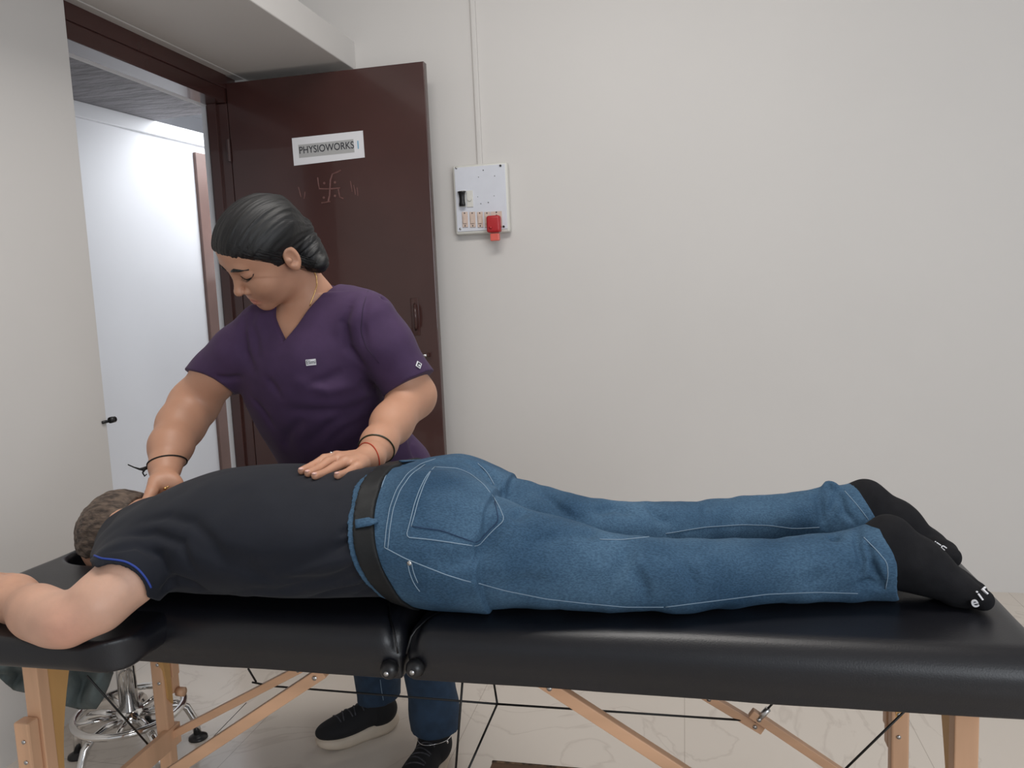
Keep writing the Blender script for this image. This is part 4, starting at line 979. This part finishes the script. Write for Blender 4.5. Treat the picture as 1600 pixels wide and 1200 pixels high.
# hair
Hh = Field(HC - .19, HC + .19, .0019)
Hh.add(he(0, .002, .028, (.0835, .1025, .083)), 0)
TL = [(hl(0, -.03, .015), .072), A(458, 372, 1.575, 33), A(478, 392, 1.575, 24), A(490, 405, 1.57, 17), A(499, 412, 1.565, 14)]
Hh.chain(TL, .03, .015)
def hairline(x, y, z):
    px, py, pz = x - HC[0], y - HC[1], z - HC[2]
    s_ = np.abs(px * HR[0, 0] + py * HR[1, 0] + pz * HR[2, 0]) / HS; f_ = (px * HR[0, 1] + py * HR[1, 1] + pz * HR[2, 1]) / HS; u_ = (px * HR[0, 2] + py * HR[1, 2] + pz * HR[2, 2]) / HS
    line = np.where(f_ > .040, .74 * (f_ - .040) + .012, np.where(f_ > .028, -.034 + .046 * (f_ - .028) / .012, np.where(f_ > -.03, -.036, -.16)))
    line = line - .004 + vnoise(s_ * 3, f_ * 1.0, u_ * .5, 90) * .008
    return np.clip(line - u_, -.05, .05) * .75
def strands(x, y, z):
    q = (np.stack([x, y, z], 1) - HC) @ HR / HS
    an = np.arctan2(q[:, 0], q[:, 2] + .06 + .0 * q[:, 1]); return (vnoise(an * 1.0, q[:, 1] * .8, an * 0, 9) * .006 + vnoise(an, q[:, 1] * .25, an * 0, 34) * .0035)
Hh.disp(strands, .014)
HP = (Hh.ax[0][:, None, None], Hh.ax[1][None, :, None], Hh.ax[2][None, None, :]); hc2 = hairline(*HP).astype(np.float32); kk = .026; hq = np.maximum(kk - np.abs(Hh.f - hc2), 0) / kk; Hh.f = np.maximum(Hh.f, hc2) + hq * hq * kk / 4
for s_ in (-1, 1): Hh.sub(he(s_ * .082, -.004, -.022, (.02, .018, .031)), .004)
HHF = Hh
me, co = Hh.mesh('hair', smooth=1)
me.transform(Matrix([[*(HR.T[i]), 0] for i in range(3)] + [[0, 0, 0, 1]]) @ Matrix.Translation(Vector(-HC)))
ho = obj('hair', me, m_hair, None, False)
ho.matrix_world = Matrix.Translation(Vector(HC)) @ Matrix([[*(HR[i]), 0] for i in range(3)] + [[0, 0, 0, 1]]); ho.parent = wom; ho.matrix_parent_inverse = parent_world(wom).inverted()
bm = bmesh.new(); c_ = TL[3][0]; nn = TL[4][0] - TL[2][0]; nn /= np.linalg.norm(nn); a1 = np.cross(nn, [0, 0, 1.]); a1 /= np.linalg.norm(a1); a2 = np.cross(nn, a1)
tube(bm, [c_ + (a1 * math.cos(t) + a2 * math.sin(t)) * .019 for t in np.linspace(0, 2 * math.pi, 25)[:-1]], .005, 8, closed=True); obj('hair_tie', bm, m_thread, wom, True)
random.seed(11)
bm = bmesh.new(); cc = hl(0, .0, .02); tie = hloc(TL[3][0]); 
def onhair(d):
    d = d / np.linalg.norm(d); r_ = .13
    while r_ > .05 and Hh.val(cc + d * r_) > 0: r_ -= .0012
    return cc + d * r_ if r_ > .06 else None
for i in range(260):
    th = random.uniform(-1.65, 1.65)                                   # around the hairline from side to side
    st0 = np.array([.078 * math.sin(th), .034 + .056 * math.cos(th), .005 + .040 * math.cos(th) + random.uniform(-.004, .05)])
    e0 = hl(*tie) - cc; e0 /= np.linalg.norm(e0); a0 = hl(*st0) - cc; a0 /= np.linalg.norm(a0); P = []
    wob = random.uniform(-.03, .03); off = random.uniform(0.0, .0016)
    for t in np.linspace(0, random.uniform(.6, .98), 16):
        om = math.acos(max(-1, min(1, a0 @ e0))); d = (math.sin((1 - t) * om) * a0 + math.sin(t * om) * e0) / math.sin(om) + np.array([0, 0, 1]) * wob * math.sin(t * 3.1)
        p = onhair(d)
        if p is not None: P.append(p + d * off * math.sin(math.pi * min(1, t + .1)))
    if len(P) > 5:
        P = np.array(P)
        for _ in range(3): P[1:-1] = (P[:-2] + P[1:-1] * 2 + P[2:]) / 4
        tube(bm, P, [.0009 * math.sin(math.pi * min(.95, max(.08, q))) + .0002 for q in np.linspace(0, 1, len(P))], 5)
hs_ = obj('hair_strands', bm, mat('black_strand', srgb(12, 12, 14), .45), wom, True); hs_['kind'] = 'stuff'
# brows and lashes follow the face surface
def face(s, f, u, off=0.0):
    a = hl(s, f + .05, u); d = hl(s, f - .05, u) - a
    for t in np.linspace(0, 1, 160):
        if Wb.val(a + d * t) < 0: return a + d * (t - off)
    return a + d * .5
EYE_S = 1 if Sd[0] > 0 else -1
for s_ in (-1, 1):
    bm = bmesh.new(); P = [face(s_ * x, .09, u) for x, u in ((.010, .0165), (.018, .0205), (.028, .0235), (.038, .0215), (.048, .0140)) if s_ > 0 or x < .034]
    tube(bm, resample(P, 12), [.0018 + .0022 * math.sin(math.pi * min(1, t * 1.25)) for t in np.linspace(0, 1, 12)], 8); obj('eyebrow', bm, m_hair, wom, True)
    bm = bmesh.new(); P = [face(s_ * x, .09, u) for x, u in ((.0155, -.0030), (.022, -.0075), (.031, -.0095), (.040, -.0070), (.0495, .0000))]
    tube(bm, resample(P, 14), [.0010 + .0020 * math.sin(math.pi * t) for t in np.linspace(0, 1, 14)], 6)
    for t in np.linspace(.15, 1, 12):
        R_ = resample(P, 40); p = R_[int(t * 39)]; tube(bm, [p, p + HR @ np.array([s_ * .0015 * t, .0045, -.0025]), p + HR @ np.array([s_ * .003 * t, .0075, -.0022])], [.0005, .0004, .0002], 4)
    obj('eyelashes', bm, m_thread, wom, True)
m_nail = mat('pale_nail', srgb(216, 172, 160), .25)
for tp_, pv_, r_ in NAILS:
    d_ = tp_ - pv_; d_ /= np.linalg.norm(d_); u_ = np.array([0, -.45, .9]); u_ -= d_ * (u_ @ d_); u_ /= np.linalg.norm(u_); w_ = np.cross(d_, u_)
    bm = bmesh.new(); bmesh.ops.create_uvsphere(bm, u_segments=14, v_segments=8, radius=1.0)
    c_ = tp_ + u_ * (r_ * .62) + d_ * (r_ * .25)
    for v_ in bm.verts: q_ = v_.co.copy(); v_.co = Vector(c_ + d_ * q_.x * .0058 + w_ * q_.y * .0046 + u_ * q_.z * .0026)
    obj('fingernail', bm, m_nail, wom, True)
# scrub top
Sc = Field((-1.28, 1.40, .61), (-.46, 1.97, 1.33), .0027)
Sc.add(loft([(z, cx, cy, rx, ry) for z, cx, cy, rx, ry in TW], ax=2), 0)
Sc.add(rc(at(452, 492, 1.635), at(545, 488, 1.63), .048, .054), .05)
Sc.add(rc(at(507, 468, 1.66), at(560, 490, 1.63), .040, .048), .03)
Sc.add(rc(at(500, 600, 1.62), at(620, 735, 1.76), .06, .085), .05)
RS = [(A(405, 512, 1.60, 37)[0], .053), (at(372, 548, 1.60), .058), (at(328, 598, 1.61), .060)]
LS = [(A(580, 500, 1.60, 37)[0], .053), (at(603, 540, 1.61), .058), (at(639, 602, 1.628), .0645)]
hR = at(335, 599, 1.61); dR = scr(-.42, .86, .28)
hL = at(638, 602, 1.633); dL = scr(.52, .84, .10)
for Q, hc_, dn_ in ((RS, hR, dR), (LS, hL, dL)):
    Sc.add(slv(Q[0][0], Q[1][0], Q[0][1], Q[1][1], hc_, dn_), .045); Sc.add(slv(Q[1][0], Q[2][0] + (Q[2][0] - Q[1][0]) * .6, Q[1][1], Q[2][1], hc_, dn_), .02)
def planecut(c, n, region): pass
for Q, hc_, rr in ((RS, hR, .052), (LS, hL, .040)):
    dv = (Q[2][0] - Q[1][0]); dv /= np.linalg.norm(dv); Sc.sub(rc(hc_ + dv * (rr + .008), hc_ + dv * .10, rr, rr), .002)
# V neck
vp = [(at(u, v, 1.56)[0], at(u, v, 1.56)[2]) for u, v in ((451, 535), (428, 497), (418, 470), (430, 430), (500, 424), (509, 436), (492, 462))]
Sc.sub(polyprism(vp, 1.35, 1.68), .002)
Sc.cut(lambda x, y, z: .64 - z + 0 * x + 0 * y)
Z1 = lambda x, y: (300 + x / 4, 280 + y / 4)
Z2 = lambda x, y: (200 + x / 3.2, 560 + y / 3.2)
for px, a_, w_ in [([Z1(*p) for p in [(320, 830), (310, 950), (330, 1080), (390, 1190)]], .006, .012), ([Z1(*p) for p in [(390, 800), (360, 900), (400, 1000), (420, 1100)]], .004, .010),
                   ([Z1(*p) for p in [(990, 780), (950, 900), (975, 1050), (1080, 1170)]], .005, .010), ([Z1(*p) for p in [(1100, 700), (1060, 900), (1090, 1050)]], .003, .010),
                   ([Z1(*p) for p in [(1180, 740), (1250, 780), (1300, 850)]], .005, .006),
                   ([Z2(*p) for p in [(700, 100), (740, 160), (760, 190)]], .004, .010), ([Z2(*p) for p in [(880, 140), (980, 110), (1080, 60)]], .003, .010),
                   ([Z2(*p) for p in [(800, 260), (930, 270), (1080, 270), (1200, 220)]], .005, .014), ([Z2(*p) for p in [(900, 430), (1000, 340), (1150, 260), (1260, 170)]], .006, .014),
                   ([Z2(*p) for p in [(1000, 430), (1080, 360), (1200, 300)]], .004, .012), ([Z2(*p) for p in [(620, 200), (680, 280), (720, 340)]], .004, .010),
                   ([Z2(*p) for p in [(780, 450), (800, 380), (880, 300)]], .004, .012), ([Z2(*p) for p in [(1440, 500), (1420, 420), (1460, 360)]], .006, .010),
                   ([Z2(*p) for p in [(430, 95), (500, 105), (570, 90)]], .004, .008), ([Z2(*p) for p in [(1150, 110), (1220, 160), (1300, 160)]], .005, .010),
                   ([Z2(*p) for p in [(840, 120), (1000, 160), (1180, 120)]], -.004, .014)]:
    Sc.fold(px, a_ * 1.9, w_)
Sc.disp(lambda x, y, z: vnoise(x, y, z, 11) * .008 + vnoise(x, y, z * .6, 26) * .003, .02)
me, co = Sc.mesh('scrub_top'); sct = obj('scrub_top', me, m_scrub, wom); print('scrub', len(co), time.time() - T0)
m_seamp = mat('purple_seam_thread', srgb(48, 33, 58), 0.8)
stitch(Sc, [[(513, 433), (497, 461), (478, 497), (456, 541), (450, 545), (427, 503)]], sct, m_seamp, .0011, 'neckline_seam')
stitch(Sc, [[Z1(*p) for p in [(1100, 700), (1068, 800), (1055, 950), (1090, 1050), (1170, 1150)]]], sct, m_seamp, .0008, 'armhole_seam')
# labels
def patch(F, u, v, wpx, hpx, ang, nm, parent, m):
    h_ = F.hit(u, v); n_ = F.normal(h_); x_ = F.hit(u + 5 * math.cos(ang), v - 5 * math.sin(ang)) - h_; x_ /= np.linalg.norm(x_); y_ = np.cross(n_, x_)
    mm = mpp(h_); mt = frame_mtx(h_ + n_ * .0018, x_, y_); bm = bmesh.new(); box(bm, (-wpx * mm / 2, -hpx * mm / 2, -.0008), (wpx * mm / 2, hpx * mm / 2, .0005), mtx=mt); o = obj(nm, bm, m, parent)
    return o, mt @ Matrix.Translation((0, 0, .0008)), mm
o, mt, mm = patch(Sc, 486, 566, 15.5, 9.5, .10, 'chest_label', sct, m_white); text('label_print', 'Elimi', m_ink, mt, 9 * mm, o, ext=.0002, sx=.85)
o, mt, mm = patch(Sc, 653.5, 570.5, 9, 9.5, -.6, 'sleeve_label', sct, m_white)
bm = bmesh.new(); box(bm, (-.0038, -.0045, 0), (.0038, .0045, .0004), mtx=mt); obj('label_print', bm, m_ink, o)
bm = bmesh.new(); box(bm, (-.0012, -.003, 0), (.0028, .0005, .0007), mtx=mt); obj('label_mark', bm, m_white, o)
# trousers, shoes
Jw = Field((-1.02, 1.62, .05), (-.52, 2.12, .80), .0042)
hipL = np.array([-.81, 1.815, .70]); hipR = np.array([-.71, 1.81, .70])
aL = at(591, 1100, 1.94); aR = at(682, 1145, 1.80)
hm1 = at(592, 1090, 1.94); hm2 = at(680, 1136, 1.80)
Jw.chain([(hipL, .088), (np.array([-.845, 1.86, .42]), .068), (hm1 + np.array([0, 0, .05]), .058), (hm1 + np.array([0, 0, -.01]), .060)], .03, .02)
Jw.chain([(hipR, .088), (np.array([-.665, 1.80, .42]), .068), (hm2 + np.array([0, 0, .05]), .060), (hm2 + np.array([0, 0, -.01]), .062)], .03, .02)
Jw.cut(lambda x, y, z: np.where(x + 0 * y + 0 * z < -.745, hm1[2] - .003 - z + .12 * (x - hm1[0]), -1)); Jw.cut(lambda x, y, z: np.where(x + 0 * y + 0 * z >= -.745, hm2[2] - .0 - z + .0 * x, -1))
Jw.disp(lambda x, y, z: vnoise(x, y, z, 14) * .008, .02)
me, co = Jw.mesh('jeans', smooth=2); jw = obj('jeans', me, m_denim_dark, wom)
stitch(Jw, [[(594, 1062), (596, 1078), (599, 1094)]], jw, m_stitch, .0009, 'side_seam')
def shoe(heel, toe, ank, nm_dir, lift=.0):
    heel = np.array(heel); toe = np.array(toe); d = toe - heel; L_ = np.linalg.norm(d); d /= L_; s_ = np.array([-d[1], d[0], 0])
    R_ = np.stack([d, s_, [0, 0, 1.]], 1)
    def loc(a, b, c): return heel + d * a * L_ + s_ * b + np.array([0, 0, c])
    root = bpy.data.objects.new('shoe', None); C.objects.link(root); root.parent = wom; root.matrix_parent_inverse = parent_world(wom).inverted()
    out = []; n = 40
    for i in range(n):
        t = 2 * math.pi * i / n; c_, q = math.cos(t), math.sin(t)
        a = .5 + .52 * c_; wd_ = .037 + .010 * max(0, c_) - .004 * math.exp(-((a - .42) / .15) ** 2)
        out.append((a, wd_ * abs(q) ** .7 * (1 if q > 0 else -1)))
    def toph(a): return .030 + .016 * (1 - a) ** 2 + (.008 * max(0, a - .8) / .2)
    bm = bmesh.new(); rings = []
    for k in range(5):
        ring = []
        for a, b in out:
            bt = .010 * max(0, (a - .72) / .3) ** 1.5 + .008 * max(0, (.12 - a) / .15)
            z = bt + (toph(a) - bt) * (k / 4); sw = (.94, 1.03, 1.05, 1.03, .95)[k]
            ring.append(bm.verts.new(Vector(loc(.5 + (a - .5) * sw, b * sw, z + lift * (1 - a)))))
        rings.append(ring)
    for k in range(4):
        for i in range(n): bm.faces.new((rings[k][i], rings[k][(i + 1) % n], rings[k + 1][(i + 1) % n], rings[k + 1][i]))
    bm.faces.new(rings[0][::-1]); bm.faces.new(rings[-1]); obj('sole', bm, m_sole, root, True)
    lo = np.minimum(np.minimum(heel, toe), ank) - .08; hi = np.maximum(np.maximum(heel, toe), ank) + .08; hi[2] = ank[2] + .06; lo[2] = 0.0
    F = Field(lo, hi, .0025)
    F.add(ell(loc(.16, 0, .060), (.040, .034, .036), R_), 0); F.add(ell(loc(.45, 0, .052), (.075, .034, .032), R_), .03); F.add(ell(loc(.76, 0, .046), (.062, .040, .026), R_), .03)
    F.add(rc(loc(.22, 0, .07), ank + (0, 0, .04), .036, .034), .03); F.add(rc(loc(.35, 0, .075), loc(.6, 0, .06), .022, .02), .02)
    F.cut(lambda x, y, z: .030 - z + 0 * x + 0 * y)
    me, co = F.mesh('upper', smooth=2); up_ = obj('upper', me, m_shoe, root)
    bm = bmesh.new()
    for j in range(5):
        a = .46 + .075 * j; P = []
        for b in np.linspace(-.024, .024, 9):
            z = .13
            p = loc(a + (.02 if j % 2 else -.02) * (b / .024), b, z)
            while F.val(p) > 0 and p[2] > .03: p = p - np.array([0, 0, .001])
            P.append(p + np.array([0, 0, .0008]))
        tube(bm, P, .0020, 6)
    obj('laces', bm, m_shoeg, root, True)
    return F, loc, root
shoe(at(0, 0, 1)[:0].tolist() or [-.822, 1.985, 0], [-.985, 1.842, 0], aL, 0)
F2, loc2, r2 = shoe([-.640, 1.850, 0], [-.668, 1.655, 0], aR, 1)
# anklet, bracelets, rings, necklace
def band(F, c, n, r, m, nm, parent, start=.09, off=.0008, npt=40, filt=None):
    n = np.array(n, float); n /= np.linalg.norm(n); a1 = np.cross(n, [0.3, 0.1, 1.]); a1 /= np.linalg.norm(a1); a2 = np.cross(n, a1); P = []
    for t in np.linspace(0, 2 * math.pi, npt + 1)[:-1]:
        d = a1 * math.cos(t) + a2 * math.sin(t); q = .004
        while F.val(c + d * q) < 0 and q < start: q += .0008
        P.append(c + d * (q + off))
    P = np.array(P); P = (np.roll(P, 1, 0) + P + np.roll(P, -1, 0)) / 3
    bm = bmesh.new(); tube(bm, P, r, 8, closed=True); return obj(nm, bm, m, parent, True), P
an = at(684, 1152, 1.80); o, P = band(F2, np.array([aR[0], aR[1], an[2]]), (0, .1, 1), .0010, m_silver, 'anklet', wom, off=.002)
bm = bmesh.new(); q = at(699, 1156, 1.76); tube(bm, [q, q + np.array([0, 0, -.006]), q + np.array([0, 0, -.010])], [.0008, .0028, .001], 8); obj('anklet_charm', bm, m_silver, o, True)
def arm_c(u, v, ch):
    best = None
    for i in range(len(ch) - 1):
        for t in np.linspace(0, 1, 20):
            p = ch[i][0] * (1 - t) + ch[i + 1][0] * t; d_ = p - CO; q = np.array([d_ @ cX_ for cX_ in ()]) if False else None
            c = d_[0] * cX + d_[1] * cY + d_[2] * cZ if False else None
            pc_ = (d_ @ np.array([cX[0], cY[0], cZ[0]]), d_ @ np.array([cX[1], cY[1], cZ[1]]), d_ @ np.array([cX[2], cY[2], cZ[2]]))
            e = (800 + FPX * pc_[0] / pc_[2] - u) ** 2 + (600 + FPX * pc_[1] / pc_[2] - v) ** 2
            if best is None or e < best[0]: best = (e, p, ch[i + 1][0] - ch[i][0])
    return best[1], best[2]
c_, n_ = arm_c(590, 702, LA); band(Wb, c_, n_ + np.array([.0, .0, -.03]), .0017, m_greenb, 'bangle', wom)
c_ = wl + (pc - wl) * .02; band(Wb, c_, (pc - wl) + np.array([-.02, 0, -.01]), .0012, m_redthread, 'thread_bracelet', wom)
c_, n_ = arm_c(257, 722, RA); o, P = band(Wb, c_, n_ + np.array([.0, .03, -.01]), .0016, m_thread, 'black_thread_bracelet', wom)
bm = bmesh.new(); L0 = at(226, 733, 1.42); tube(bm, [at(229, 731, 1.43), at(224, 733, 1.42), at(218, 733, 1.42), at(209, 730, 1.42), at(200, 726, 1.42)], [.004, .0042, .0022, .0014, .0013], 8)
tube(bm, [at(226, 733, 1.42), at(223, 739, 1.42), at(226, 744, 1.42), at(229, 741, 1.42)], [.003, .0016, .0016, .0012], 8); obj('bracelet_knot', bm, m_thread, o, True)
for (ch, t, m) in ((FL[0], .35, m_silver),):
    c_ = ch[0][0] * (1 - t) + ch[1][0] * t; n_ = ch[1][0] - ch[0][0]; n_ /= np.linalg.norm(n_)
    a1 = np.cross(n_, [0, 0, 1.]); a1 /= np.linalg.norm(a1); a2 = np.cross(n_, a1); bm = bmesh.new()
    tube(bm, [c_ + (a1 * math.cos(t_) + a2 * math.sin(t_)) * .0096 for t_ in np.linspace(0, 2 * math.pi, 25)[:-1]], .0011, 6, closed=True); bmesh.ops.create_icosphere(bm, subdivisions=1, radius=.0025, matrix=Matrix.Translation(Vector(c_ + np.array([0, -.004, .0095])))); obj('ring', bm, m_silver, wom, True)
q = Wb.hit(258, 763); bm = bmesh.new()
if q is not None:
    nn = Wb.normal(q); tube(bm, [q + np.array([-.007, 0, -.003]), q + nn * .0015, q + np.array([.008, 0, .004])], .0014, 6); bmesh.ops.create_icosphere(bm, subdivisions=2, radius=.0032, matrix=Matrix.Translation(Vector(q + nn * .002)))
    obj('ring', bm, m_gold, wom, True)
bm = bmesh.new(); P = Wb.path([(490, 424), (494, 432), (495, 446), (490, 462), (484, 478)], 4, .001)
if len(P) > 2: tube(bm, P, .0011, 6); obj('necklace', bm, m_gold, wom, True)
print('all done', time.time() - T0)
